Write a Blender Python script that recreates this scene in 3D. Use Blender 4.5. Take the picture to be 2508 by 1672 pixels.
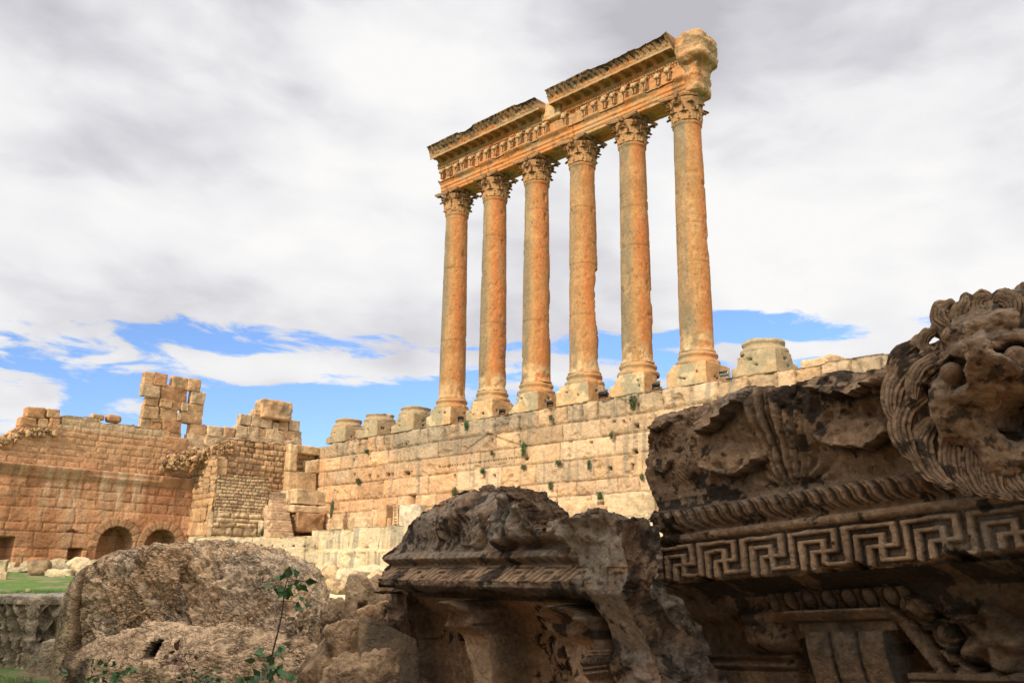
import bpy, math, random
import numpy as np
from mathutils import Vector, Matrix

for o in list(bpy.data.objects):
    bpy.data.objects.remove(o)
SC = bpy.context.scene
COL = SC.collection
R_ = math.radians

# ------------------------------------------------------------------ camera
CAM = np.array([54.571, -49.548, 1.7])
YAW, PITCH, ROLL, FPX = -0.765360, 0.260960, 0.010404, 2172.6
def _axes():
    f = np.array([math.sin(YAW)*math.cos(PITCH), math.cos(YAW)*math.cos(PITCH), math.sin(PITCH)])
    r = np.array([math.cos(YAW), -math.sin(YAW), 0.0])
    u = np.cross(r, f)
    c, s = math.cos(ROLL), math.sin(ROLL)
    return c*r+s*u, -s*r+c*u, f
AR, AU, AF = _axes()
cd = bpy.data.cameras.new("camera")
cam = bpy.data.objects.new("camera", cd)
COL.objects.link(cam)
cd.sensor_width = 36.0
cd.lens = FPX/2508*36
cd.clip_end = 20000
cam.matrix_world = Matrix(((AR[0], AU[0], -AF[0], CAM[0]), (AR[1], AU[1], -AF[1], CAM[1]),
                           (AR[2], AU[2], -AF[2], CAM[2]), (0, 0, 0, 1)))
SC.camera = cam
# survey helpers: where a sight line meets a real wall plane or stands at a real distance
def ray(x, y):
    return AF + AR*(x-1254)/FPX - AU*(y-836)/FPX
def onY(x, y, Y):
    d = ray(x, y); return CAM + d*(Y-CAM[1])/d[1]
def onX(x, y, X):
    d = ray(x, y); return CAM + d*(X-CAM[0])/d[0]
def onZ(x, y, Z):
    d = ray(x, y); return CAM + d*(Z-CAM[2])/d[2]
def at(x, y, D):
    return CAM + ray(x, y)*D

# ------------------------------------------------------------------ light
SUN_EL = 27.0
SUN_AZ = 170.0                  # degrees clockwise from +Y : the sun stands behind the camera
se, sa = R_(SUN_EL), R_(SUN_AZ)
SUNV = Vector((math.sin(sa)*math.cos(se), math.cos(sa)*math.cos(se), math.sin(se)))
sd = bpy.data.lights.new("sun", 'SUN')
sd.energy = 3.9
sd.angle = R_(0.8)
sd.color = (1.0, 0.84, 0.64)
sun = bpy.data.objects.new("sun", sd)
COL.objects.link(sun)
sun.rotation_euler = (-SUNV).to_track_quat('-Z', 'Y').to_euler()
sun.location = (0, -60, 60)

W = bpy.data.worlds.new("World")
SC.world = W
W.use_nodes = True
def world():
    nt = W.node_tree; nt.nodes.clear(); N = nt.nodes; L = nt.links
    def m(op, a, b=None, c=None, clamp=False):
        n = N.new('ShaderNodeMath'); n.operation = op; n.use_clamp = clamp
        for i, v in enumerate((a, b, c)):
            if v is None: continue
            if isinstance(v, (int, float)): n.inputs[i].default_value = v
            else: L.new(v, n.inputs[i])
        return n.outputs[0]
    def ss(x, lo, hi):
        n = N.new('ShaderNodeMapRange'); n.interpolation_type = 'SMOOTHSTEP'
        L.new(x, n.inputs[0]); n.inputs[1].default_value = lo; n.inputs[2].default_value = hi
        return n.outputs[0]
    tc = N.new('ShaderNodeTexCoord')
    sp = N.new('ShaderNodeSeparateXYZ'); L.new(tc.outputs['Generated'], sp.inputs[0])
    az = m('ARCTAN2', sp.outputs[0], sp.outputs[1])
    el = m('ARCSINE', sp.outputs[2])
    def noise(sx, sy, sc, det, rough, off=0.0, dist=0.0, shear=0.0):
        cx = N.new('ShaderNodeCombineXYZ')
        a2 = m('ADD', m('MULTIPLY', az, sx), m('MULTIPLY', el, shear))
        L.new(a2, cx.inputs[0]); L.new(m('MULTIPLY', el, sy), cx.inputs[1]); cx.inputs[2].default_value = off
        n = N.new('ShaderNodeTexNoise'); L.new(cx.outputs[0], n.inputs['Vector'])
        n.inputs['Scale'].default_value = sc; n.inputs['Detail'].default_value = det
        n.inputs['Roughness'].default_value = rough; n.inputs['Distortion'].default_value = dist
        return n.outputs[0]
    def angs(x, y):
        d = ray(x, y); d = d/np.linalg.norm(d)
        return math.atan2(d[0], d[1]), math.asin(d[2])
    def blob(x, y, rx, ry, amp):     # a patch of the sky, given by its azimuth and elevation
        a, e = angs(x, y)
        a1, e1 = angs(x+rx, y); a2, e2 = angs(x, y-ry)
        sa_, se_ = abs(a1-a), abs(e2-e)
        t = m('ADD', m('POWER', m('ABSOLUTE', m('DIVIDE', m('SUBTRACT', az, a), sa_)), 2.0),
              m('POWER', m('ABSOLUTE', m('DIVIDE', m('SUBTRACT', el, e), se_)), 2.0))
        return m('MULTIPLY', m('POWER', 2.718, m('MULTIPLY', t, -1.0)), amp)
    sky = N.new('ShaderNodeTexSky'); sky.sky_type = 'NISHITA'; sky.sun_disc = False
    sky.sun_elevation = se; sky.sun_rotation = sa
    sky.air_density = 1.0; sky.dust_density = 0.3; sky.ozone_density = 2.5
    blue = N.new('ShaderNodeMix'); blue.data_type = 'RGBA'; blue.blend_type = 'MULTIPLY'
    blue.inputs[0].default_value = 1.0; L.new(sky.outputs[0], blue.inputs[6]); blue.inputs[7].default_value = SKYTINT
    # coverage
    big = noise(2.6, 6.5, 1.3, 7, 0.54, 3.1, 0.15, 0.8)
    fine = noise(4.2, 15.0, 2.6, 11, 0.60, 9.3, 0.35, 1.6)
    cov = m('ADD', m('MULTIPLY', m('SUBTRACT', big, 0.5), 1.3), m('MULTIPLY', m('SUBTRACT', fine, 0.5), 2.8))
    cov = m('ADD', cov, m('MULTIPLY', ss(el, angs(1250, 1010)[1], angs(1250, 670)[1]), 1.25))
    cov = m('ADD', cov, -0.26)
    for b in CLOUDS: cov = m('ADD', cov, blob(*b))
    mask = ss(cov, -0.14, 0.26)
    # brightness of the clouds
    br = noise(2.0, 3.4, 1.5, 4, 0.45, 21.0, 0.1, 0.6)
    br2 = noise(4.0, 8.5, 2.0, 7, 0.52, 31.0, 0.25, 0.8)
    t = m('ADD', m('MULTIPLY', m('SUBTRACT', br, 0.5), 1.9), m('MULTIPLY', m('SUBTRACT', br2, 0.5), 1.05))
    t = m('ADD', t, 0.66)
    t = m('SUBTRACT', t, m('MULTIPLY', ss(el, angs(1250, 500)[1], angs(1250, -100)[1]), 0.22))
    for b in SHADES: t = m('ADD', t, blob(*b))
    cr = N.new('ShaderNodeValToRGB'); L.new(t, cr.inputs[0])
    e = cr.color_ramp.elements
    e[0].position = 0.0; e[0].color = (0.53, 0.52, 0.56, 1)
    e[1].position = 1.0; e[1].color = (0.97, 0.96, 0.95, 1)
    a = cr.color_ramp.elements.new(0.35); a.color = (0.70, 0.69, 0.73, 1)
    a = cr.color_ramp.elements.new(0.65); a.color = (0.86, 0.86, 0.88, 1)
    # behind and overhead, unseen clouds are brightened and warmed to fill the foreground
    vec = Vector((math.sin(YAW), math.cos(YAW), 0))
    dot = m('ADD', m('MULTIPLY', sp.outputs[0], vec[0]), m('MULTIPLY', sp.outputs[1], vec[1]))
    back_gain = m('ADD', BACKSKY, m('MULTIPLY', ss(dot, -0.25, 0.35), 1.0-BACKSKY))
    high = m('SUBTRACT', 1.0, m('MULTIPLY', ss(el, 0.75, 1.2), 1-BACKSKY))
    fill_gain = m('MULTIPLY', back_gain, high)
    cs = N.new('ShaderNodeMix'); cs.data_type = 'RGBA'; cs.blend_type = 'MULTIPLY'; cs.inputs[0].default_value = 1
    L.new(cr.outputs[0], cs.inputs[6])
    dc = N.new('ShaderNodeCombineXYZ')
    for i, w_ in enumerate((0.0, 0.05, 0.12)): L.new(m('SUBTRACT', fill_gain, m('MULTIPLY', m('SUBTRACT', fill_gain, 1.0), w_*2)), dc.inputs[i])
    L.new(dc.outputs[0], cs.inputs[7])
    bg1 = N.new('ShaderNodeBackground'); L.new(blue.outputs[2], bg1.inputs[0]); bg1.inputs[1].default_value = 0.15
    bg2 = N.new('ShaderNodeBackground'); L.new(cs.outputs[2], bg2.inputs[0]); bg2.inputs[1].default_value = 1.0
    mx = N.new('ShaderNodeMixShader'); L.new(mask, mx.inputs[0]); L.new(bg1.outputs[0], mx.inputs[1]); L.new(bg2.outputs[0], mx.inputs[2])
    out = N.new('ShaderNodeOutputWorld'); L.new(mx.outputs[0], out.inputs[0])
SKYTINT = (0.92, 1.02, 1.30, 1)
BACKSKY = 1.9
CLOUDS = [(560, 900, 300, 34, 0.6), (300, 880, 220, 24, 0.4), (840, 890, 240, 18, 0.45), (600, 930, 110, 22, .4), (1020, 893, 60, 22, .3),
          (700, 975, 330, 28, -0.5), (150, 905, 150, 18, -0.25), (120, 740, 260, 60, .35), (900, 770, 400, 36, .2), (560, 985, 420, 22, .2), (760, 930, 300, 14, .35), (300, 1000, 260, 30, .3), (1180, 870, 300, 16, .3), (1750, 800, 260, 12, .45), (2000, 850, 220, 16, .3), (60, 985, 90, 45, 0.6), (560, 1010, 110, 30, 0.3),
          (420, 815, 260, 26, -0.4), (900, 850, 260, 20, -0.45), (520, 780, 120, 18, -.3),
          (1800, 815, 330, 42, -0.75), (1750, 770, 120, 16, -.4), (1850, 870, 200, 14, .3), (1700, 850, 200, 14, .35),
          (1380, 920, 70, 24, 0.5), (1450, 860, 200, 30, -0.5), (330, 700, 400, 50, 0.35), (2250, 860, 200, 40, 0.4),
          (1150, 800, 120, 30, -.15), (1300, 1000, 900, 60, -0.1)]
SHADES = [(950, 130, 330, 110, 0.35), (380, 240, 300, 110, 0.28), (1500, 200, 500, 160, -0.10), (2050, 160, 450, 160, -0.12), (1750, 330, 300, 60, -.12), (2300, 60, 200, 60, .12),
          (150, 380, 200, 90, -0.25), (600, 560, 700, 80, 0.2), (2200, 620, 400, 80, 0.1), (560, 900, 400, 50, 0.5), (1300, 60, 900, 60, -.2), (200, 50, 300, 60, -.15)]
world()
SC.view_settings.view_transform = 'Standard'
SC.view_settings.look = 'None'
SC.view_settings.exposure = 0.0
SC.view_settings.gamma = 1.0
SC.view_settings.use_curve_mapping = False
SC.cycles.max_bounces = 6
SC.cycles.diffuse_bounces = 4
SC.cycles.use_denoising = True

# ------------------------------------------------------------------ numeric tools
def hsh(i, j, k, seed):
    h = (i.astype(np.int64)*374761393 + j.astype(np.int64)*668265263 + k.astype(np.int64)*2147483647 + seed*1274126177) & 0xffffffff
    h = ((h ^ (h >> 13))*1274126177) & 0xffffffff
    h = ((h ^ (h >> 16))*2246822519) & 0xffffffff
    h = h ^ (h >> 15)
    return (h & 0xffffff)/float(0x1000000)
def vnoise(P, seed=0):
    P = np.asarray(P, float)
    I = np.floor(P).astype(np.int64); F = P-I
    F = F*F*F*(F*(F*6-15)+10)
    i, j, k = I[..., 0], I[..., 1], I[..., 2]
    x, y, z = F[..., 0], F[..., 1], F[..., 2]
    r = 0
    for a in (0, 1):
        wx = x if a else 1-x
        for b in (0, 1):
            wy = y if b else 1-y
            for c in (0, 1):
                wz = z if c else 1-z
                r = r + wx*wy*wz*hsh(i+a, j+b, k+c, seed)
    return r*2-1
def fbm(P, octv=4, seed=0, gain=0.5):
    P = np.asarray(P, float)
    r = 0; a = 1.0; s = 0
    for o in range(octv):
        r = r + a*vnoise(P*(2.03**o)+o*17.3, seed+o); s += a; a *= gain
    return r/s*1.6
def ridge(P, octv=4, seed=0, gain=0.5):
    r = 0; a = 1.0; s = 0
    for o in range(octv):
        r = r + a*(1-np.abs(vnoise(P*(2.07**o)+o*11.7, seed+o))*2.0); s += a; a *= gain
    return r/s
def cell(P, seed=0):
    P = np.asarray(P, float)
    I = np.floor(P).astype(np.int64); F = P-I
    d1 = np.full(P.shape[:-1], 9.0); d2 = d1.copy(); idv = np.zeros(P.shape[:-1])
    for a in (-1, 0, 1):
        for b in (-1, 0, 1):
            for c in (-1, 0, 1):
                i, j, k = I[..., 0]+a, I[..., 1]+b, I[..., 2]+c
                dx = a+hsh(i, j, k, seed)-F[..., 0]
                dy = b+hsh(i, j, k, seed+1)-F[..., 1]
                dz = c+hsh(i, j, k, seed+2)-F[..., 2]
                d = dx*dx+dy*dy+dz*dz
                near = d < d1
                d2 = np.where(near, d1, np.minimum(d2, d))
                idv = np.where(near, hsh(i, j, k, seed+3), idv)
                d1 = np.where(near, d, d1)
    return np.sqrt(d1), np.sqrt(d2), idv
def sst(x, a, b):
    t = np.clip((x-a)/(b-a), 0, 1)
    return t*t*(3-2*t)
def mixc(a, b, t):
    t = np.asarray(t)[..., None]
    return np.asarray(a)*(1-t)+np.asarray(b)*t
def pt3(a, b, c=0.0):
    return np.stack(np.broadcast_arrays(np.asarray(a, float), np.asarray(b, float), np.asarray(c, float)), -1)

# ------------------------------------------------------------------ object tools
def mesh_obj(name, V, F, mat, parent=None, smooth=True, col=None):
    """V (n,3); F list of index arrays (each (m,k)); col (n,3) base colour of the stone."""
    V = np.asarray(V, np.float32)
    me = bpy.data.meshes.new(name)
    Fs = [np.asarray(f, np.int32) for f in F if len(f)]
    me.vertices.add(len(V)); me.vertices.foreach_set('co', V.ravel())
    nl = sum(f.size for f in Fs); npol = sum(len(f) for f in Fs)
    me.loops.add(nl); me.polygons.add(npol)
    me.loops.foreach_set('vertex_index', np.concatenate([f.ravel() for f in Fs]))
    st = []; tot = 0
    for f in Fs:
        st.append(tot+np.arange(len(f), dtype=np.int32)*f.shape[1]); tot += f.size
    me.polygons.foreach_set('loop_start', np.concatenate(st).astype(np.int32))
    me.update(calc_edges=True)
    me.validate()
    me.polygons.foreach_set('use_smooth', np.full(len(me.polygons), smooth))
    if col is not None:
        c = np.ones((len(V), 4), np.float32); c[:, :3] = np.clip(col, 0, 1)
        a = me.color_attributes.new('Col', 'FLOAT_COLOR', 'POINT'); a.data.foreach_set('color', c.ravel())
    if mat: me.materials.append(mat)
    o = bpy.data.objects.new(name, me); COL.objects.link(o)
    if parent is not None: o.parent = parent
    return o
def tag(o, label=None, cat=None, group=None, kind=None):
    if label: o['label'] = label
    if cat: o['category'] = cat
    if group: o['group'] = group
    if kind: o['kind'] = kind
    return o
def empty(name, loc, rz=0.0):
    o = bpy.data.objects.new(name, None); COL.objects.link(o)
    o.location = tuple(float(v) for v in loc); o.rotation_euler = (0, 0, rz); o.empty_display_size = 0.3
    return o
def grid_faces(nu, nv, wrapu=False, mask=None, flip=False):
    iu = np.arange(nu if wrapu else nu-1); iv = np.arange(nv-1)
    a, b = np.meshgrid(iu, iv, indexing='ij')
    a2 = (a+1) % nu
    F = np.stack([a*nv+b, a2*nv+b, a2*nv+b+1, a*nv+b+1], -1)
    if mask is not None: F = F[mask]
    else: F = F.reshape(-1, 4)
    return F[:, ::-1] if flip else F
class MB:
    """collects pieces into one mesh"""
    def __init__(s): s.V = []; s.F = []; s.C = []; s.n = 0
    def add(s, V, F, col=None):
        V = np.asarray(V, float).reshape(-1, 3)
        s.V.append(V)
        for f in (F if isinstance(F, list) else [F]):
            if len(f): s.F.append(np.asarray(f)+s.n)
        if col is None: col = (0.5, 0.5, 0.5)
        s.C.append(np.broadcast_to(np.asarray(col, float), V.shape)); s.n += len(V)
        return s
    def build(s, name, mat, parent=None, smooth=True):
        k4 = [f for f in s.F if f.shape[1] == 4]; k3 = [f for f in s.F if f.shape[1] == 3]
        F = ([np.concatenate(k4)] if k4 else [])+([np.concatenate(k3)] if k3 else [])
        return mesh_obj(name, np.concatenate(s.V), F, mat, parent, smooth, np.concatenate(s.C))

def cube_grid(n):
    """unit cube surface [-1,1]^3 with n cells per side, welded"""
    t = np.linspace(-1, 1, n+1)
    Vs, Fs = [], []; c = 0
    for ax in range(3):
        for sgn in (-1, 1):
            a, b = np.meshgrid(t, t, indexing='ij')
            P = np.zeros((n+1, n+1, 3)); P[..., ax] = sgn
            P[..., (ax+1) % 3] = a; P[..., (ax+2) % 3] = b
            Vs.append(P.reshape(-1, 3)); Fs.append(grid_faces(n+1, n+1, flip=(sgn < 0))+c); c += (n+1)**2
    V = np.concatenate(Vs); F = np.concatenate(Fs)
    key = np.round((V+1)*5000).astype(np.int64)
    _, idx, inv = np.unique(key, axis=0, return_index=True, return_inverse=True)
    return V[idx], inv.ravel()[F]
_cg = {}
def rounded_box(size, rad=0.15, n=10, amp=0.03, freq=2.0, seed=0, octv=3):
    """box of half sizes `size` with worn corners; returns verts, faces, normals-ish"""
    if n not in _cg: _cg[n] = cube_grid(n)
    U, F = _cg[n]
    h = np.asarray(size, float)
    r = rad*min(h)*2 if rad < 1 else rad
    r = min(r, min(h)*0.95)
    # spread grid lines towards the corners
    P = np.sign(U)*np.abs(U)**0.8*h
    inner = np.clip(P, -(h-r), h-r)
    D = P-inner
    Ln = np.linalg.norm(D, axis=1, keepdims=True); Ln[Ln < 1e-9] = 1
    Q = inner+D/Ln*r
    Nn = D/Ln
    Q = Q+Nn*(fbm(Q*freq+seed*7.7, octv, seed)[:, None]*amp)
    return Q, F, Nn
def rotm(rx=0, ry=0, rz=0):
    from mathutils import Euler
    return np.array(Euler((rx, ry, rz)).to_matrix())
def rock_star(size, n=16, planes=14, amp=0.06, freq=2.5, seed=0, flat=6.0, octv=4, extra=None, bump=None):
    """a broken boulder: star shape bounded by random planes, worn by noise"""
    if n not in _cg: _cg[n] = cube_grid(n)
    U, F = _cg[n]
    rs = np.random.RandomState(seed)
    D = U/np.linalg.norm(U, axis=1, keepdims=True)
    Nn = rs.normal(size=(planes, 3)); Nn /= np.linalg.norm(Nn, axis=1, keepdims=True)
    dd = rs.uniform(0.72, 1.0, planes)
    if extra:
        Nn = np.concatenate([Nn, [e[0] for e in extra]]); dd = np.concatenate([dd, [e[1] for e in extra]])
    Nn = Nn/np.linalg.norm(Nn, axis=1, keepdims=True)
    dot = np.maximum(D@Nn.T, 1e-3)
    q = (dot/dd)
    r = 1.0/((q**(flat*3)).sum(1)**(1/(flat*3)))
    r = np.minimum(r, 1.25)
    P = D*r[:, None]*np.asarray(size, float)
    disp = fbm(P*freq+seed*3.1, octv, seed)*amp
    if bump is not None: disp = disp+bump(P)
    return P+D*disp[:, None], F

def surface_nets(fn, lo, hi, h):
    """mesh of fn<0 ; fn maps (...,3)->(...)"""
    lo = np.asarray(lo, float); hi = np.asarray(hi, float)
    n = np.ceil((hi-lo)/h).astype(int)+1
    X = [lo[i]+np.arange(n[i])*h for i in range(3)]
    G = np.stack(np.meshgrid(*X, indexing='ij'), -1)
    D = np.concatenate([fn(G[i:i+8]) for i in range(0, n[0], 8)], 0)
    S = D < 0
    c = np.zeros(tuple(n-1), int)
    for a in (0, 1):
        for b in (0, 1):
            for d in (0, 1):
                c += S[a:n[0]-1+a, b:n[1]-1+b, d:n[2]-1+d]
    act = (c > 0) & (c < 8)
    idx = -np.ones(tuple(n-1), int); idx[act] = np.arange(act.sum())
    I = np.argwhere(act)
    acc = np.zeros((len(I), 3)); cnt = np.zeros(len(I))
    off = np.array([[a, b, d] for a in (0, 1) for b in (0, 1) for d in (0, 1)])
    edges = [(p, q) for p in range(8) for q in range(p+1, 8) if np.abs(off[p]-off[q]).sum() == 1]
    for p, q in edges:
        A = I+off[p]; B = I+off[q]
        da = D[A[:, 0], A[:, 1], A[:, 2]]; db = D[B[:, 0], B[:, 1], B[:, 2]]
        cr = (da < 0) != (db < 0)
        t = np.where(cr, da/np.where(cr, da-db, 1), 0)
        acc += np.where(cr[:, None], A+(B-A)*t[:, None], 0); cnt += cr
    V = lo+acc/cnt[:, None]*h
    Fs = []
    for ax in range(3):
        sl0 = [slice(None)]*3; sl1 = [slice(None)]*3
        sl0[ax] = slice(0, -1); sl1[ax] = slice(1, None)
        ch = S[tuple(sl0)] != S[tuple(sl1)]
        E = np.argwhere(ch)
        o1, o2 = (ax+1) % 3, (ax+2) % 3
        ok = (E[:, o1] > 0) & (E[:, o2] > 0) & (E[:, o1] < n[o1]-1) & (E[:, o2] < n[o2]-1)
        E = E[ok]
        def at_(d1, d2):
            K = E.copy(); K[:, o1] -= d1; K[:, o2] -= d2
            return idx[K[:, 0], K[:, 1], K[:, 2]]
        Q = np.stack([at_(1, 1), at_(0, 1), at_(0, 0), at_(1, 0)], -1)
        fl = ~S[E[:, 0], E[:, 1], E[:, 2]]
        Q[fl] = Q[fl][:, ::-1]
        Fs.append(Q[(Q >= 0).all(1)])
    return V, np.concatenate(Fs)
def smin(a, b, k):
    h = np.clip(0.5+0.5*(b-a)/k, 0, 1)
    return b*(1-h)+a*h-k*h*(1-h)
def smax(a, b, k):
    return -smin(-a, -b, k)

# ------------------------------------------------------------------ materials
def stone_mat(name, fine=18.0, bump=0.35, mott=0.35, bscale=9.0, rough=0.92, pits=0.0, lichen=None, lsc=2.0, lcut=0.56, bdist=0.05, cracks=0.0, cdark=0.6):
    m = bpy.data.materials.new(name); m.use_nodes = True
    nt = m.node_tree; N = nt.nodes; L = nt.links
    b = N['Principled BSDF']; b.inputs['Roughness'].default_value = rough
    b.inputs['Specular IOR Level'].default_value = 0.15
    at_ = N.new('ShaderNodeAttribute'); at_.attribute_name = 'Col'
    ge = N.new('ShaderNodeNewGeometry')
    def noise(sc, det=6, ro=0.6):
        n = N.new('ShaderNodeTexNoise'); L.new(ge.outputs['Position'], n.inputs['Vector'])
        n.inputs['Scale'].default_value = sc; n.inputs['Detail'].default_value = det; n.inputs['Roughness'].default_value = ro
        return n.outputs[0]
    def mr(x, a, b_, c, d):
        n = N.new('ShaderNodeMapRange'); L.new(x, n.inputs[0])
        for i, v in enumerate((a, b_, c, d)): n.inputs[i+1].default_value = v
        return n.outputs[0]
    def mul(c, f):
        n = N.new('ShaderNodeMix'); n.data_type = 'RGBA'; n.blend_type = 'MULTIPLY'; n.inputs[0].default_value = 1
        L.new(c, n.inputs[6])
        cx = N.new('ShaderNodeCombineXYZ')
        for i in range(3): L.new(f, cx.inputs[i])
        L.new(cx.outputs[0], n.inputs[7]); return n.outputs[2]
    nf = noise(fine, 7, 0.65); nm = noise(fine*0.13, 4, 0.55)
    c = mul(at_.outputs[0], mr(nf, 0.25, 0.75, 1-mott, 1+mott))
    c = mul(c, mr(nm, 0.3, 0.7, 1-mott*0.45, 1+mott*0.45))
    if lichen:
        ln = noise(lsc, 9, 0.7)
        k = mr(ln, lcut, lcut+0.05, 0, 1)
        n = N.new('ShaderNodeMix'); n.data_type = 'RGBA'; L.new(k, n.inputs[0]); L.new(c, n.inputs[6])
        n.inputs[7].default_value = (*lichen, 1); c = n.outputs[2]
    L.new(c, b.inputs['Base Color'])
    nb = noise(bscale, 9, 0.68)
    h = nb
    if cracks:
        wn = N.new('ShaderNodeTexNoise'); L.new(ge.outputs['Position'], wn.inputs['Vector']); wn.inputs['Scale'].default_value = cracks*.5; wn.inputs['Detail'].default_value = 5
        wv = N.new('ShaderNodeVectorMath'); wv.operation = 'MULTIPLY_ADD'; L.new(wn.outputs[1], wv.inputs[0]); wv.inputs[1].default_value = (1.6/cracks,)*3; L.new(ge.outputs['Position'], wv.inputs[2])
        hh = None
        for k, sc in enumerate((cracks, cracks*2.7)):
            mp = N.new('ShaderNodeMapping'); mp.inputs['Rotation'].default_value = (.3, .35, .2); mp.inputs['Scale'].default_value = (.8, .8, 1.6); L.new(wv.outputs[0], mp.inputs[0])
            vo = N.new('ShaderNodeTexVoronoi'); vo.feature = 'DISTANCE_TO_EDGE'; vo.inputs['Scale'].default_value = sc; L.new(mp.outputs[0], vo.inputs['Vector'])
            gate = mr(noise(cracks*.35*(1+k), 3), .42, .58, 0, 1)
            q = N.new('ShaderNodeMath'); q.operation = 'SUBTRACT'; q.inputs[0].default_value = 1.0; L.new(mr(vo.outputs[0], 0.0, .09, 0, 1), q.inputs[1])
            g2 = N.new('ShaderNodeMath'); g2.operation = 'MULTIPLY'; L.new(q.outputs[0], g2.inputs[0]); L.new(gate, g2.inputs[1])
            c = mul(c, mr(g2.outputs[0], 0, 1, 1, 1-cdark*(1-.35*k)))
            s = N.new('ShaderNodeMath'); s.operation = 'MULTIPLY_ADD'; L.new(g2.outputs[0], s.inputs[0]); s.inputs[1].default_value = -.5*(1-.3*k); L.new(nb, s.inputs[2]); nb = s.outputs[0]
        L.new(c, b.inputs['Base Color']); h = nb
    if pits:
        v = N.new('ShaderNodeTexVoronoi'); v.inputs['Scale'].default_value = pits; L.new(ge.outputs['Position'], v.inputs['Vector'])
        s = N.new('ShaderNodeMath'); s.operation = 'MULTIPLY_ADD'
        L.new(mr(v.outputs[0], 0.0, 0.35, -1, 0), s.inputs[0]); s.inputs[1].default_value = 0.25; L.new(nb, s.inputs[2]); h = s.outputs[0]
    bp = N.new('ShaderNodeBump'); bp.inputs['Strength'].default_value = bump; bp.inputs['Distance'].default_value = bdist
    L.new(h, bp.inputs['Height']); L.new(bp.outputs[0], b.inputs['Normal'])
    return m
M_WALL = stone_mat('ashlar_limestone', fine=5.0, bump=1.0, mott=0.30, bscale=3.0, bdist=0.16)
M_RED = stone_mat('red_brown_masonry', fine=6.0, bump=1.0, mott=0.32, bscale=3.0, bdist=0.16)
M_COLM = stone_mat('column_limestone', fine=5.0, bump=0.75, mott=0.28, bscale=2.5, bdist=0.1)
M_ROCK = stone_mat('weathered_rubble_stone', fine=18.0, bump=1.0, mott=0.50, bscale=11.0, bdist=0.10, pits=19)
M_DARK = stone_mat('black_crusted_marble', fine=20.0, bump=1.0, mott=0.5, bscale=13.0, bdist=0.045, pits=22)
def flat_mat(name, colr, rough=0.7, metal=0.0, var=0.25, sc=8.0):
    m = bpy.data.materials.new(name); m.use_nodes = True
    nt = m.node_tree; b = nt.nodes['Principled BSDF']
    b.inputs['Roughness'].default_value = rough; b.inputs['Metallic'].default_value = metal
    n = nt.nodes.new('ShaderNodeTexNoise'); n.inputs['Scale'].default_value = sc
    g = nt.nodes.new('ShaderNodeNewGeometry'); nt.links.new(g.outputs['Position'], n.inputs['Vector'])
    r = nt.nodes.new('ShaderNodeValToRGB'); nt.links.new(n.outputs[0], r.inputs[0])
    r.color_ramp.elements[0].position = 0.3; r.color_ramp.elements[1].position = 0.7
    r.color_ramp.elements[0].color = (*[c*(1-var) for c in colr], 1); r.color_ramp.elements[1].color = (*[min(1, c*(1+var)) for c in colr], 1)
    nt.links.new(r.outputs[0], b.inputs['Base Color'])
    return m
M_BOULD = stone_mat('broken_conglomerate', fine=16.0, bump=1.0, mott=0.45, bscale=7.0, bdist=0.10, pits=13, cracks=8.0, cdark=.24)
M_BLACK = flat_mat('black_lamp_metal', (0.012, 0.012, 0.013), 0.45, 0.3)
M_GREY = flat_mat('grey_lamp_metal', (0.33, 0.33, 0.32), 0.5, 0.2)
M_LEAF = flat_mat('leaf_green', (0.075, 0.095, 0.03), 0.6, 0, 0.5, 9)
M_LEAFD = flat_mat('dark_leaf_green', (0.035, 0.095, 0.02), 0.5, 0, 0.5, 9)
M_LEAFR = flat_mat('red_leaf', (0.10, 0.03, 0.02), 0.5, 0, 0.4, 9)
M_TWIG = flat_mat('twig_bark', (0.07, 0.05, 0.03), 0.8)
Z0 = 13.786                                  # top of the podium wall, foot of the column plinths
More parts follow.
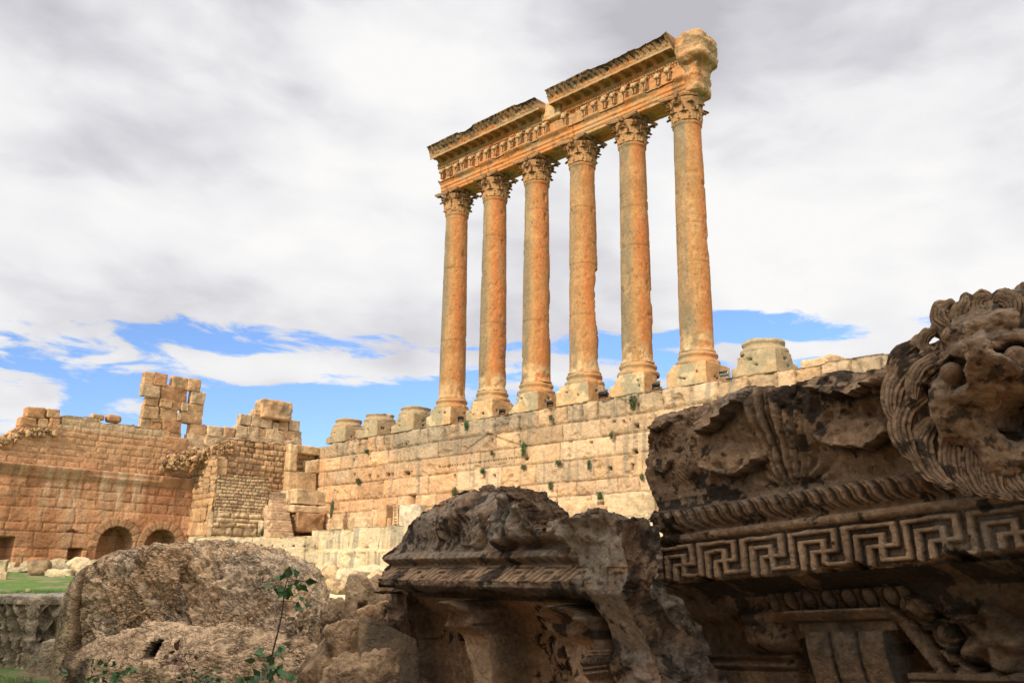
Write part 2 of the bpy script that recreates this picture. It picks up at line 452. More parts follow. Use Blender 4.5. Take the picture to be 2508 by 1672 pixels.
# ------------------------------------------------------------------ ground
def ground_z(x, y):
    dx, dy = x-CAM[0], y-CAM[1]
    fw = -0.6928*dx+0.7211*dy
    lat = 0.7211*dx+0.6928*dy
    s = lat/np.maximum(fw, 1.0)
    k = 0.0345-0.0195*sst(s, -0.36, -0.18)
    return k*np.clip(fw-12, 0, 75)+0.24*sst(-s, .38, .46)*sst(fw, 9, 12)*(1-sst(fw, 18, 42))
def build_ground():
    V = []; 
    xs = np.concatenate([-np.geomspace(4000, 70, 14), np.arange(-60, 90, 1.0), np.geomspace(95, 4000, 14)])
    ys = np.concatenate([-np.geomspace(4000, 90, 14), np.arange(-80, 30, 1.0), np.geomspace(35, 4000, 14)])
    X, Y = np.meshgrid(xs, ys, indexing='ij')
    Z = ground_z(X, Y)+fbm(pt3(X*0.35, Y*0.35), 4, 5)*0.10*(1-sst(np.hypot(X-20, Y+25), 80, 120))
    m = bpy.data.materials.new('turf_and_earth'); m.use_nodes = True
    nt = m.node_tree; N = nt.nodes; L = nt.links; b = N['Principled BSDF']; b.inputs['Roughness'].default_value = 0.95
    g = N.new('ShaderNodeNewGeometry')
    def noise(sc, d=6, r=0.6):
        n = N.new('ShaderNodeTexNoise'); L.new(g.outputs['Position'], n.inputs['Vector'])
        n.inputs['Scale'].default_value = sc; n.inputs['Detail'].default_value = d; n.inputs['Roughness'].default_value = r; return n.outputs[0]
    r1 = N.new('ShaderNodeValToRGB'); L.new(noise(2.2), r1.inputs[0])
    r1.color_ramp.elements[0].position = 0.3; r1.color_ramp.elements[0].color = (0.055, 0.15, 0.012, 1)
    r1.color_ramp.elements[1].position = 0.7; r1.color_ramp.elements[1].color = (0.16, 0.24, 0.045, 1)
    r2 = N.new('ShaderNodeValToRGB'); L.new(noise(12), r2.inputs[0])
    r2.color_ramp.elements[0].color = (0.16, 0.12, 0.06, 1); r2.color_ramp.elements[1].color = (0.38, 0.32, 0.18, 1)
    k = N.new('ShaderNodeMapRange'); L.new(noise(0.33, 7, 0.68), k.inputs[0]); k.inputs[1].default_value = 0.50; k.inputs[2].default_value = 0.58
    mx = N.new('ShaderNodeMix'); mx.data_type = 'RGBA'; L.new(k.outputs[0], mx.inputs[0]); L.new(r1.outputs[0], mx.inputs[6]); L.new(r2.outputs[0], mx.inputs[7])
    vd = N.new('ShaderNodeVectorMath'); vd.operation = 'DISTANCE'; L.new(g.outputs['Position'], vd.inputs[0]); vd.inputs[1].default_value = (56.0, -50.0, 0.0)
    ad = N.new('ShaderNodeMath'); ad.operation = 'MULTIPLY_ADD'; L.new(noise(0.9), ad.inputs[0]); ad.inputs[1].default_value = 5.0; L.new(vd.outputs['Value'], ad.inputs[2])
    kn = N.new('ShaderNodeMapRange'); L.new(ad.outputs[0], kn.inputs[0]); kn.inputs[1].default_value = 13.5; kn.inputs[2].default_value = 15.0; kn.inputs[3].default_value = 1.0; kn.inputs[4].default_value = 0.0
    m3 = N.new('ShaderNodeMix'); m3.data_type = 'RGBA'; L.new(kn.outputs[0], m3.inputs[0]); L.new(mx.outputs[2], m3.inputs[6]); m3.inputs[7].default_value = (0.30, 0.19, 0.10, 1)
    L.new(m3.outputs[2], b.inputs['Base Color'])
    bp = N.new('ShaderNodeBump'); bp.inputs['Strength'].default_value = 0.9; bp.inputs['Distance'].default_value = 0.1
    L.new(noise(25), bp.inputs['Height']); L.new(bp.outputs[0], b.inputs['Normal'])
    o = mesh_obj('ground', pt3(X, Y, Z).reshape(-1, 3), [grid_faces(len(xs), len(ys))], m)
    tag(o, kind='structure')
build_ground()

# ------------------------------------------------------------------ ashlar walls
TAN = np.array((0.56, 0.37, 0.205)); ORG = np.array((0.59, 0.345, 0.18)); PALE = np.array((0.63, 0.46, 0.29))
GREY = np.array((0.30, 0.245, 0.17)); RED = np.array((0.42, 0.215, 0.105)); BRN = np.array((0.33, 0.19, 0.10))
class Lay:
    """courses of squared stones: heights zs, random joints"""
    def __init__(s, zs, u0, u1, wmin, wmax, seed, uni=None):
        s.zs = np.asarray(sorted(zs), float); s.j = []
        rs = np.random.RandomState(seed)
        for c in range(len(s.zs)-1):
            h = s.zs[c+1]-s.zs[c]; lo, hi = (wmin, wmax) if uni is None else uni[c]
            x = u0-rs.uniform(0, hi); L = [x]
            while x < u1+hi: x += rs.uniform(lo, hi); L.append(x)
            s.j.append(np.array(L))
    def __call__(s, u, z):
        shp = u.shape; u = u.ravel(); z = z.ravel()
        c = np.clip(np.searchsorted(s.zs, z)-1, 0, len(s.zs)-2)
        dz = np.minimum(np.abs(z-s.zs[c]), np.abs(s.zs[c+1]-z))
        dl = np.zeros_like(u); dr = np.zeros_like(u); k = np.zeros(u.shape, int)
        for i, L in enumerate(s.j):
            m = c == i
            if not m.any(): continue
            q = np.clip(np.searchsorted(L, u[m])-1, 0, len(L)-2); k[m] = q
            dl[m] = u[m]-L[q]; dr[m] = L[q+1]-u[m]
        e = np.minimum(np.minimum(np.abs(dl), np.abs(dr)), dz)
        r1 = hsh(c, k, c*0, 11); r2 = hsh(c, k, c*0, 12); r3 = hsh(c, k, c*0, 13); r4 = hsh(c, k, c*0, 14)
        zc = (s.zs[c]+s.zs[c+1])/2; uc = (dl-dr)/2
        return [a.reshape(shp) for a in (e, r1, r2, r3, r4, uc, z-zc, c.astype(float))]
def wall(name, O, U, Nn, u0, u1, z0, z1, res, fn, mat, thick=1.2, maskfn=None, parent=None, step=0.5, jit=0.0, rimc=None):
    """a masonry face modelled as real relief on a solid wall; fn(u,z)->(out, colour)"""
    nu = int((u1-u0)/res)+1; nz = int((z1-z0)/res)+1
    u = np.linspace(u0, u1, nu); z = np.linspace(z0, z1, nz)
    UU, ZZ = np.meshgrid(u, z, indexing='ij')
    d, c = fn(UU, ZZ)
    O = np.asarray(O, float); U = np.asarray(U, float); Nn = np.asarray(Nn, float)
    def P(uu, zz, dd): return O+uu[..., None]*U+dd[..., None]*Nn+zz[..., None]*np.array([0, 0, 1.0])
    V = P(UU, ZZ, d).reshape(-1, 3); Cc = c.reshape(-1, 3)
    uc = (UU[1:, 1:]+UU[:-1, :-1])/2; zc = (ZZ[1:, 1:]+ZZ[:-1, :-1])/2
    mask = np.ones(uc.shape, bool) if maskfn is None else maskfn(uc, zc)
    flip = np.dot(np.cross(U, (0, 0, 1)), Nn) < 0
    F = grid_faces(nu, nz, mask=mask, flip=flip)
    # rim: every open edge runs back to the rear face
    mb = MB(); mb.add(V, F, Cc)
    nb = len(V)
    ids = np.arange(nu*nz).reshape(nu, nz)
    pm = np.pad(mask, 1)
    rim = []
    a = pm[1:-1, 1:-1] & ~pm[:-2, 1:-1]; i, j = np.nonzero(a); rim.append(np.stack([ids[i, j+1], ids[i, j]], -1))
    a = pm[1:-1, 1:-1] & ~pm[2:, 1:-1]; i, j = np.nonzero(a); rim.append(np.stack([ids[i+1, j], ids[i+1, j+1]], -1))
    a = pm[1:-1, 1:-1] & ~pm[1:-1, :-2]; i, j = np.nonzero(a); rim.append(np.stack([ids[i, j], ids[i+1, j]], -1))
    a = pm[1:-1, 1:-1] & ~pm[1:-1, 2:]; i, j = np.nonzero(a); rim.append(np.stack([ids[i+1, j+1], ids[i, j+1]], -1))
    E = np.concatenate(rim)
    tk = thick(UU, ZZ).reshape(-1, 1) if callable(thick) else np.full((nb, 1), float(thick))
    steps = max(1, int(tk.max()/step))
    back = V-Nn*(d.reshape(-1, 1)+tk)
    VV = [V]; FF = [F]; CC = [Cc]; tot = nb
    uniq, inv = np.unique(E, return_inverse=True); inv = inv.reshape(E.shape)
    cur = uniq.copy()
    if jit:     # where the stone's middle lies, so that broken edges can round off towards it
        cen = V[np.unique(F)].mean(0)
    for s_ in range(1, steps+1):
        t = s_/steps
        nv = V[uniq]*(1-t)+back[uniq]*t
        if jit:
            f = min(1.0, s_*0.5)
            nv = nv+f*jit*np.stack([fbm(nv*4+q*9, 5, 3+q) for q in range(3)], -1)+f*jit*0.5*np.stack([fbm(nv*13+q*9, 3, 6+q) for q in range(3)], -1)
        elif s_ < steps:
            nv = nv+(fbm(V[uniq]*1.3+s_*0.6, 3, 3)*0.10)[:, None]*np.array([0, 0, 1.0])
        VV.append(nv); CC.append(rimc(nv) if rimc else Cc[uniq]*(0.9+0.1*np.cos(s_)))
        new = tot+np.arange(len(uniq)); tot += len(uniq)
        q = np.stack([cur[inv[:, 0]], new[inv[:, 0]], new[inv[:, 1]], cur[inv[:, 1]]], -1)
        FF.append(q[:, ::-1] if not flip else q); cur = new
    # rear face
    used = np.unique(F); mp = -np.ones(nb, int); mp[used] = tot+np.arange(len(used)); mp[uniq] = cur
    VV.append(back[used]); CC.append(Cc[used])
    FF.append(mp[F][:, ::-1])
    return mesh_obj(name, np.concatenate(VV), [np.concatenate(FF)], mat, parent, True, np.concatenate(CC))

def poly_top(pts):
    """step-wise / sloped profile  [(u,z)...] -> interpolated function"""
    p = np.array(sorted(pts)); return lambda u: np.interp(u, p[:, 0], p[:, 1])

def main_wall():
    YW = -1.70
    zz = lambda x, y: onY(x, y, YW)[2]
    zs = [-0.5, 1.6, 3.6, 5.55, zz(1531, 1266), zz(1531, 1206), zz(1531, 1168.5), zz(1531, 1112), zz(1531, 1062.4), zz(1531, 1016), Z0-0.02]
    zs = sorted(zs)
    n = len(zs)-1
    uni = [(2, 4)]*3+[(1.2, 3.2)]+[(1.0, 3.4)]+[(1.0, 2.2)]+[(2.5, 6.0), (1.8, 5.0), (2.2, 4.5)]
    while len(uni) < n: uni.append((0.95, 2.1))
    uni = uni[:n]; uni[-1] = (0.95, 2.1)
    lay = Lay(zs, -18, 44, 1, 2, 41, uni)
    holes = []                                  # (u, z, half width, half height, depth, arched)
    def H(x, y, w, h, dep=0.45, arch=0):
        p = onY(x, y, YW); s = 62.0/2172.6
        holes.append((p[0], p[2], max(w*s*0.5*1.35, .05), max(h*s*0.5, .07), dep, arch))
    for x, y, w, h in [(1503, 1032, 6, 7), (1526, 1031, 5, 6), (1543, 1027, 4, 5), (1559, 1042, 10, 11), (1448, 1083, 6, 8), (1554, 1105, 12, 11),
                       (1548, 1142, 7, 14), (1495, 1147, 9, 9), (1211, 1165, 9, 10), (1203, 1078, 6, 9), (1272, 1083, 8, 9),
                       (1385, 1233, 7, 5), (1362, 1232, 5, 5), (1483, 1232, 9, 10), (907, 1124, 7, 10), (866, 1128, 6, 9), (868, 1161, 8, 9), (903, 1166, 10, 12),
                       (925, 1167, 8, 7), (948, 1161, 9, 11), (960, 1161, 8, 10), (995, 1158, 17, 11), (1114, 1165, 6, 8), (855, 1150, 3, 10),
                       (884, 1148, 3, 12), (914, 1145, 3, 13), (940, 1145, 3, 10), (983, 1000, 4, 4), (1288, 1123, 12, 8), (1076, 1142, 6, 5)]:
        H(x, y, w, h)
    H(1009, 1221, 24, 30, 1.0)
    for i in range(12): H(823+i*10.8, 1225-i*0.95, 3.4, 3.6, 0.2)
    for i in range(34):
        t = i/33; H(1083+207*t, 1143-26*t, 3.6, 5.0, 0.3)
    for i in range(9): H(972+i*4, 1090-i*1.0, 2, 2, 0.1)
    lines = []
    a = onY(1138, 1103, YW); b = onY(1195, 1062, YW); c2 = onY(1272, 1090, YW)
    lines += [(a[0], a[2], b[0], b[2]), (b[0], b[2], c2[0], c2[2])]
    def fn(u, z):
        wu = u+fbm(pt3(u*0.35, z*0.35, 1), 2, 7)*0.07
        wz = z+fbm(pt3(u*0.16, z*0.5, 5), 3, 9)*0.05
        e, r1, r2, r3, r4, uc, zc, ci = lay(wu, wz)
        top = ci >= len(lay.zs)-2.5                     # the rough top course
        rough = np.where(top, 1.0, 0.35+0.5*(r4 > 0.72))
        ew = e+fbm(pt3(u*3, z*3, 2), 3, 21)*0.05*rough
        groove = np.exp(-np.clip(ew, 0, 9)/(0.035+0.07*rough))
        d = -groove*(0.08+0.18*rough)
        d += (r1-0.5)*(0.06+0.22*top)+(r2-0.5)*uc*0.03
        d += fbm(pt3(u*1.1, z*1.1, 3), 5, 31, .6)*(0.03+0.09*rough)
        d += -np.clip(fbm(pt3(u*1.4, z*2.0, 8), 4, 55)-0.42, 0, 1)*0.35
        # stone colours, varied from block to block
        c = mixc(TAN, PALE, np.clip(r3*1.1-0.2, 0, 1))
        c = mixc(c, ORG, sst(fbm(pt3(u*0.16, z*0.25, 4), 3, 61)+0.35*sst(-u, -3, 14)-0.15, -0.1, 0.6)*0.8)
        g = fbm(pt3(u*0.35, z*0.35, 6), 4, 71)
        up = np.exp(-((u-5)/10)**2)*sst(z, 9.6, 12.6)*0.95+0.9*sst(z, 12.0, 12.6)*(r3 > 0.3)*0.55
        st = fbm(pt3(u*2.6, z*0.22, 0), 4, 81)
        stain = np.clip(up*(0.62+0.8*g)+1.3*np.clip(st-0.22, 0, 1)*sst(z, 6.5, 9.5), 0, 0.88)
        c = mixc(c, GREY, stain)
        c = mixc(c, PALE*1.08, 0.6*sst(7.9-z, 0, 1.2))
        c = c*(0.93+0.36*(r1-0.5))[..., None]
        c = c*(1-0.62*np.exp(-np.clip(ew, 0, 9)/0.024))[..., None]
        for (hu, hz, hw, hh, dep, ar) in holes:
            s = (np.abs(u-hu) < hw) & (np.abs(z-hz) < hh)
            d = np.where(s, -dep*1.6, d)
            c = np.where(s[..., None], ORG*0.12, c)  # hole interiors painted near black, standing for the shade inside
            w2 = (np.abs(u-hu) < hw*0.9) & (z < hz-hh) & (z > hz-hh-1.0)
        for (x0, y0, x1, y1) in lines:
            L2 = (x1-x0)**2+(y1-y0)**2
            t = np.clip(((u-x0)*(x1-x0)+(z-y0)*(y1-y0))/L2, 0, 1)
            ds = np.hypot(u-x0-t*(x1-x0), z-y0-t*(y1-y0))
            d = d-0.10*np.exp(-(ds/0.06)**2); c = c*(1-0.4*np.exp(-(ds/0.08)**2))[..., None]
        # eroded band with moulded stones under the top course at the far left
        bz = zz(880, 1105)
        return d, c
    def mask(u, z):
        t = Z0+0.0*u+fbm(pt3(u*0.7, 0, 0), 2, 3)*0.05
        t = np.where(u < onY(800, 1090, YW)[0]+0.6, Z0-0.25, t)
        return z < t
    o = wall('podium_wall', (0, YW, 0), (1, 0, 0), (0, -1, 0), -18.6, 43, 0.0, Z0+0.1, 0.062, fn, M_WALL, 3.6, mask)
    tag(o, 'long sunlit limestone ashlar wall carrying the six standing columns, pierced by putlog holes', 'wall')
main_wall()

# ------------------------------------------------------------------ thick sheets
def thicken(G, th):
    """closed solid from a grid of points (nu,nv,3); th scalar or (nu,nv)"""
    nu, nv, _ = G.shape
    du = np.gradient(G, axis=0); dv = np.gradient(G, axis=1)
    Nn = np.cross(du, dv); Nn /= np.maximum(np.linalg.norm(Nn, axis=-1, keepdims=True), 1e-9)
    B = G-Nn*(np.asarray(th)[..., None] if np.ndim(th) else th)
    V = np.concatenate([G.reshape(-1, 3), B.reshape(-1, 3)]); n = nu*nv
    F = [grid_faces(nu, nv), grid_faces(nu, nv, flip=True)+n]
    id_ = np.arange(n).reshape(nu, nv)
    loop = np.concatenate([id_[:-1, 0], id_[-1, :-1], id_[1:, -1][::-1], id_[0, 1:][::-1]])
    nx = np.roll(loop, -1)
    F.append(np.stack([nx, loop, loop+n, nx+n], -1))
    return V, F
def lathe(prof, n, cfn=None, dfn=None):
    prof = np.asarray(prof, float); a = np.linspace(0, 2*math.pi, n, endpoint=False)
    A, I = np.meshgrid(a, np.arange(len(prof)), indexing='ij')
    r = prof[I, 0]; z = prof[I, 1]
    if dfn is not None: r = r+dfn(A, z)
    V = pt3(r*np.cos(A), r*np.sin(A), z)
    return V, A, z
def resample(prof, ds):
    prof = np.asarray(prof, float); out = [prof[0]]
    for a, b in zip(prof[:-1], prof[1:]):
        k = max(1, int(np.hypot(*(b-a))/ds))
        for i in range(1, k+1): out.append(a+(b-a)*i/k)
    return np.array(out)

# ------------------------------------------------------------------ columns
def patina(A, X, Y, Z, seed):
    """orange stone where rain is kept off, grey-green lichen towards the left, tan between"""
    sh = -0.42+0.16*math.sin(seed*2.3)
    th = np.arctan2(np.sin(A-sh), np.cos(A-sh))       # 0 = direction of the orange streak
    P = pt3(X, Y, Z)
    n1 = fbm(P*pt3(1.4, 1.4, 0.12), 4, seed); n2 = fbm(P*pt3(2.4, 2.4, .9), 5, seed+5); n3 = fbm(P*pt3(.5, .5, .22), 3, seed+9)
    w = th+n1*0.22
    c = np.broadcast_to(np.array((0.48, 0.265, 0.11)), P.shape)
    c = mixc(c, (0.58, 0.225, 0.08), np.clip(sst(w, -0.42, -0.2)*(1-sst(w, 0.8, 1.4))*(0.85+0.25*n2+.3*n3), 0, 1))
    c = mixc(c, (0.25, 0.215, 0.14), np.clip(sst(-w, 0.62, 1.1)*(.85+.5*n3)+0.3*np.clip(n2+.6*n3-0.3, 0, 1), 0, 0.9))
    c = mixc(c, (0.60, 0.38, 0.18), np.clip(sst(n2-.4*n3, 0.18, 0.5)*0.3, 0, 1))
    c = mixc(c, (0.20, 0.10, 0.045), sst(w, 0.85, 1.3)*0.65)  # not patina: right side darkened in the colour like its shaded edge
    return c
def make_shaft(seed, zb, zt, rb, rt, X0, root, joints, damage):
    n = 96
    H = zt-zb
    zs = np.arange(0, H+0.1, 0.10)
    t = zs/H
    r = rb+(rt-rb)*(t**1.5)
    prof = [(rb+0.10, 0.0), (rb+0.10, 0.10), (rb+0.03, 0.2)]+[(a, b) for a, b in zip(r, zs) if 0.3 < b < H-0.35]
    prof += [(rt, H-0.32), (rt+0.05, H-0.26), (rt+0.09, H-0.2), (rt+0.09, H-0.08), (rt+0.03, H-0.03), (rt-0.02, H)]
    def dfn(A, z):
        P = pt3(np.cos(A)*1.1+X0, np.sin(A)*1.1, z)
        d = fbm(P*0.9, 4, seed)*0.022-np.clip(fbm(P*1.5, 4, seed+9)-0.45, 0, 1)*0.16
        for jz in joints:
            d = d-0.028*np.exp(-((z-jz-0.03*np.sin(A*2+seed))/0.05)**2)
        for (ja, jz, sa_, sz, dep) in damage:
            da = np.arctan2(np.sin(A-ja), np.cos(A-ja))
            k = sst(1-(np.abs(da)/sa_)**2-(np.abs(z-jz)/sz)**2+0.35*fbm(P*2.5, 3, seed+4), 0.0, 0.35)*(z < jz+sz*.80)
            d = d-k*dep
        low = sst(1.5-z, 0, 1.2)
        d = d-low*np.clip(fbm(P*2.4, 3, seed+2)+0.05, 0, 1)*0.10
        return d
    V, A, z = lathe(prof, n, dfn=dfn)
    c = patina(A, V[..., 0]+X0, V[..., 1], z, seed)*np.array((.84, .80, .76))
    low = np.clip(sst(1.7-z, 0, 1.0)*(0.5+fbm(V*2.2, 3, seed+2)), 0, 1)
    c = mixc(c, (0.60, 0.42, 0.22), low*0.8)
    for jz in joints: c = c*(1-.30*np.exp(-((z-jz-0.03*np.sin(A*2+seed))/0.05)**2))[..., None]
    cr = np.abs(fbm(V*pt3(.8, .8, .5), 4, seed+21)); c = c*(1-.5*(1-sst(cr, .0, .018)))[..., None]
    V[..., 2] += zb
    F = grid_faces(n, len(prof), wrapu=True)
    top = (np.arange(n)*len(prof)+len(prof)-1)[None, :]
    return mesh_obj('shaft', V.reshape(-1, 3), [F, top], M_COLM, root, True, c.reshape(-1, 3))

def base_profile(r):
    return [(1.42, 0.0), (1.47, 0.06), (1.48, 0.18), (1.44, 0.29), (1.36, 0.33), (1.28, 0.36), (1.24, 0.44), (1.25, 0.54), (1.31, 0.60),
            (1.34, 0.66), (1.33, 0.76), (1.28, 0.82), (1.20, 0.84), (1.18, 0.91)]
def make_base(seed, X0, root, worn=0.03, cut=None, orange=1.0):
    n = 72; prof = resample(base_profile(1), 0.05)
    def dfn(A, z):
        P = pt3(np.cos(A)*1.4+X0, np.sin(A)*1.4, z)
        return fbm(P*1.6, 4, seed)*worn-np.clip(fbm(P*1.1+5, 3, seed+3)-0.3, 0, 1)*worn*8*sst(z, -0.1, 0.3)
    V, A, z = lathe(prof, n, dfn=dfn)
    c = mixc(patina(A, V[..., 0]+X0, V[..., 1], z, seed), (0.56, 0.37, 0.18), 0.35)*.86
    if orange < 1: c = mixc(c, (0.36, 0.29, 0.18), 1-orange)
    V[..., 2] += 1.47
    F = grid_faces(n, len(prof), wrapu=True)
    top = (np.arange(n)*len(prof)+len(prof)-1)[None, :]
    if cut is not None: V[..., 2] = np.minimum(V[..., 2], 1.47+cut+0.05*np.sin(A*3+seed))
    return mesh_obj('base_moulding', V.reshape(-1, 3), [F, top], M_COLM, root, True, c.reshape(-1, 3))
def make_plinth(seed, X0, root, h=1.49, orange=1.0, chip=()):
    V, F, Nn = rounded_box((1.49, 1.49, h/2), 0.03, 26, 0.035, 1.2, seed)
    V = V+Nn*(fbm(V*0.5+seed, 2, seed)*0.03)[:, None]
    for (cx, cy, cz, r) in chip:            # broken corners
        d = np.linalg.norm((V-np.array([cx, cy, cz]))/np.array([1, 1, 1.0]), axis=1)
        k = sst(1-d/r+0.25*fbm(V*3, 3, seed), 0, 0.5)
        V = V-(V/np.linalg.norm(V, axis=1, keepdims=True))*(k*r*0.5)[:, None]
    # sockets cut by stone robbers
    rs = np.random.RandomState(seed)
    c = mixc((0.50, 0.335, 0.17), (0.33, 0.28, 0.175), sst(fbm(V*0.8+seed*3, 3, seed+1)+0.25*(Nn[:, 1] < -0.7)-0.2*(Nn[:, 0] > 0.7), 0.0, 0.35))
    c = mixc(c, (0.56, 0.27, 0.10), np.clip((Nn[:, 0] > 0.5)*0.6*orange, 0, 1))
    c = mixc(c, (0.64, 0.48, 0.28), sst(fbm(V*2+seed, 4, seed+2), 0.3, 0.5)*0.6)
    if orange < 1: c = mixc(c, (0.34, 0.27, 0.165), (1-orange)*0.7)
    for q in range(2+seed % 2):
        hx, hz = rs.uniform(-1.0, 1.1), rs.uniform(-0.35, 0.45)
        for ax in (0, 1):
            if ax == 0: k = (V[:, 1] < -1.3) & (np.abs(V[:, 0]-hx) < 0.075) & (np.abs(V[:, 2]-hz) < 0.075)
            else: k = (V[:, 0] > 1.3) & (np.abs(V[:, 1]-hx) < 0.075) & (np.abs(V[:, 2]-hz) < 0.075)
            V[k] *= 0.86; c[k] = (0.10, 0.06, 0.03)
    V[:, 2] += h/2
    return mesh_obj('plinth', V, [F], M_COLM, root, True, c)

def leaf_grid(t, s, ang, z0, h, w, r0, curl, lean=0.0, serr=0.12, seed=0):
    """acanthus leaf: climbs the bell, rolls outward and its tip hangs over"""
    T, S = np.meshgrid(t, s, indexing='ij')
    a = T*2.5
    out = np.where(T < 0.62, 0.10*T, 0.062+curl*(1-np.cos((T-0.62)/0.38*2.3)))
    up = np.where(T < 0.62, T/0.62*0.86*h, 0.86*h+0.16*h*np.sin((T-0.62)/0.38*2.9))
    wid = w*(0.72+0.34*np.sin(T*3.0))*(1-0.55*sst(T, 0.72, 1.0))*(1+serr*np.sign(np.sin(T*26))*np.abs(S))
    x = S*wid; y = r0+lean*T+out+0.05*np.abs(S)*-1+0.045*np.cos(S*9.4)*(1-T*0.4)
    z = z0+up-0.05*S*S
    ca, sa_ = math.cos(ang), math.sin(ang)
    return pt3(y*ca-x*sa_, y*sa_+x*ca, z)
def make_capital(seed, root, zc, missing=()):
    rs = np.random.RandomState(seed); mb = MB()
    brown = np.array((0.24, 0.13, 0.06)); tanc = np.array((0.46, 0.26, 0.12))
    # bell
    prof = resample([(0.96, 0.0), (1.0, 0.05), (0.99, 0.5), (1.02, 1.0), (1.10, 1.35), (1.22, 1.60), (1.24, 1.66), (0.9, 1.68)], 0.1)
    V, A, z = lathe(prof, 56, dfn=lambda A, z: 0.035*np.sin(A*24)*sst(z, 0, 0.2)*(1-sst(z, 1.2, 1.6)))
    mb.add(V, grid_faces(56, len(prof), wrapu=True), mixc(tanc, brown, sst(fbm(V*2, 3, seed), -.2, .4)).reshape(-1, 3))
    t = np.linspace(0, 1, 15); s = np.linspace(-1, 1, 9)
    def leaf(ang, z0, h, w, r0, curl, lean=0.0):
        G = leaf_grid(t, s, ang, z0, h, w, r0, curl, lean)
        G = G+fbm(G*4+seed, 2, seed)[..., None]*0.03
        V, F = thicken(G, 0.05)
        k = np.tile(sst(np.repeat(t, 9), 0.3, 1.0), 2)
        mb.add(V, F, mixc(tanc, brown*0.75, k))
    for i in range(8):
        if rs.rand() < 0.93: leaf(i*math.pi/4+0.39, 0.02, 0.68*rs.uniform(.85, 1.05), 0.36, 1.0, 0.22*rs.uniform(0.7, 1.2))
        if rs.rand() < 0.93: leaf(i*math.pi/4, 0.30, 0.92*rs.uniform(.9, 1.05), 0.33, 1.0, 0.26*rs.uniform(0.7, 1.2), 0.08)
    for q in range(4):
        a = math.pi/4+q*math.pi/2
        if q in missing: continue
        leaf(a, 0.95, 0.80, 0.20, 1.04, 0.30, 0.20)      # corner leaf
        # volute: a coiled ribbon under the abacus corner
        th = np.linspace(0, 4.4*math.pi/1.5, 34); rr = 0.21*np.exp(-0.19*th)
        for side in (-1, 1):
            cx, cz = 1.30, 1.46
            px = cx+rr*np.cos(th+2.6); pz = cz+rr*np.sin(th+2.6)
            x2 = np.concatenate([[0.98, 1.04, 1.12], px]); z2 = np.concatenate([[0.95, 1.2, 1.42], pz])
            wv = np.linspace(0.02, 0.15, 3)*side
            G = pt3(x2[:, None]+0*wv, wv[None, :]+0*x2[:, None], z2[:, None]+0*wv)
            c_, s_ = math.cos(a), math.sin(a)
            G2 = G.copy(); G2[..., 0] = G[..., 0]*c_-G[..., 1]*s_; G2[..., 1] = G[..., 0]*s_+G[..., 1]*c_
            V, F = thicken(G2, 0.05); mb.add(V, F, brown)
        am = a+math.pi/4
        # inner helices and fleuron on the middle of each side
        for side in (-1, 1):
            th = np.linspace(0, 7, 20); rr = 0.13*np.exp(-0.2*th)
            px = side*(0.17+0*th)-side*rr*np.cos(th+0.3); pz = 1.42+rr*np.sin(th+0.3)
            x2 = np.concatenate([[side*0.5, side*0.42, side*0.32], px]); z2 = np.concatenate([[0.85, 1.15, 1.4], pz])
            yv = np.array([1.10, 1.20])
            G = pt3(yv[None, :]+0*x2[:, None], x2[:, None]+0*yv, z2[:, None]+0*yv)
            c_, s_ = math.cos(am), math.sin(am)
            G2 = G.copy(); G2[..., 0] = G[..., 0]*c_-G[..., 1]*s_; G2[..., 1] = G[..., 0]*s_+G[..., 1]*c_
            V, F = thicken(G2, 0.05); mb.add(V, F, brown)
        P, F, _ = rounded_box((0.16, 0.17, 0.20), 0.3, 7, 0.06, 6, seed+q)
        P = P+np.array([1.27, 0, 1.80]); c_, s_ = math.cos(am), math.sin(am)
        P = np.stack([P[:, 0]*c_-P[:, 1]*s_, P[:, 0]*s_+P[:, 1]*c_, P[:, 2]], -1)
        mb.add(P, F, brown)
    # abacus: hollow-sided slab with pointed horns
    na = 96; a = np.linspace(0, 2*math.pi, na, endpoint=False)
    da = np.abs(((a+math.pi/4) % (math.pi/2))-math.pi/4)/(math.pi/4)      # 1 at corner direction
    q = np.abs(((a) % (math.pi/2))-math.pi/4)/(math.pi/4)                 # 0 at corner
    rad = 1.18+0.80*np.clip(1-q*1.0, 0, 1)**2.0
    for m_ in missing:
        am = math.pi/4+m_*math.pi/2
        d_ = np.abs(np.arctan2(np.sin(a-am), np.cos(a-am))); rad = np.where(d_ < 0.55, np.minimum(rad, 1.30+0.1*d_), rad)
    rings = [(0.9, 1.74), (0.93, 1.75), (0.99, 1.80), (0.97, 1.83), (1.01, 1.86), (1.02, 1.97), (0.9, 1.98)]
    V = pt3(np.cos(a)[:, None]*rad[:, None]*np.array([r[0] for r in rings])[None, :], np.sin(a)[:, None]*rad[:, None]*np.array([r[0] for r in rings])[None, :],
            np.array([r[1] for r in rings])[None, :]+0*a[:, None])
    V = V+fbm(V*3+seed, 3, seed)[..., None]*0.03
    mb.add(V.reshape(-1, 3), [grid_faces(na, len(rings), wrapu=True), (np.arange(na)*len(rings)+len(rings)-1)[None, :][:, ::1]] if False else grid_faces(na, len(rings), wrapu=True),
           mixc(tanc*.8, (0.27, 0.19, 0.11), sst(fbm(V, 2, seed), -.1, .3)).reshape(-1, 3))
    o = mb.build('capital', M_COLM, root)
    o.location = (0, 0, zc)
    return o

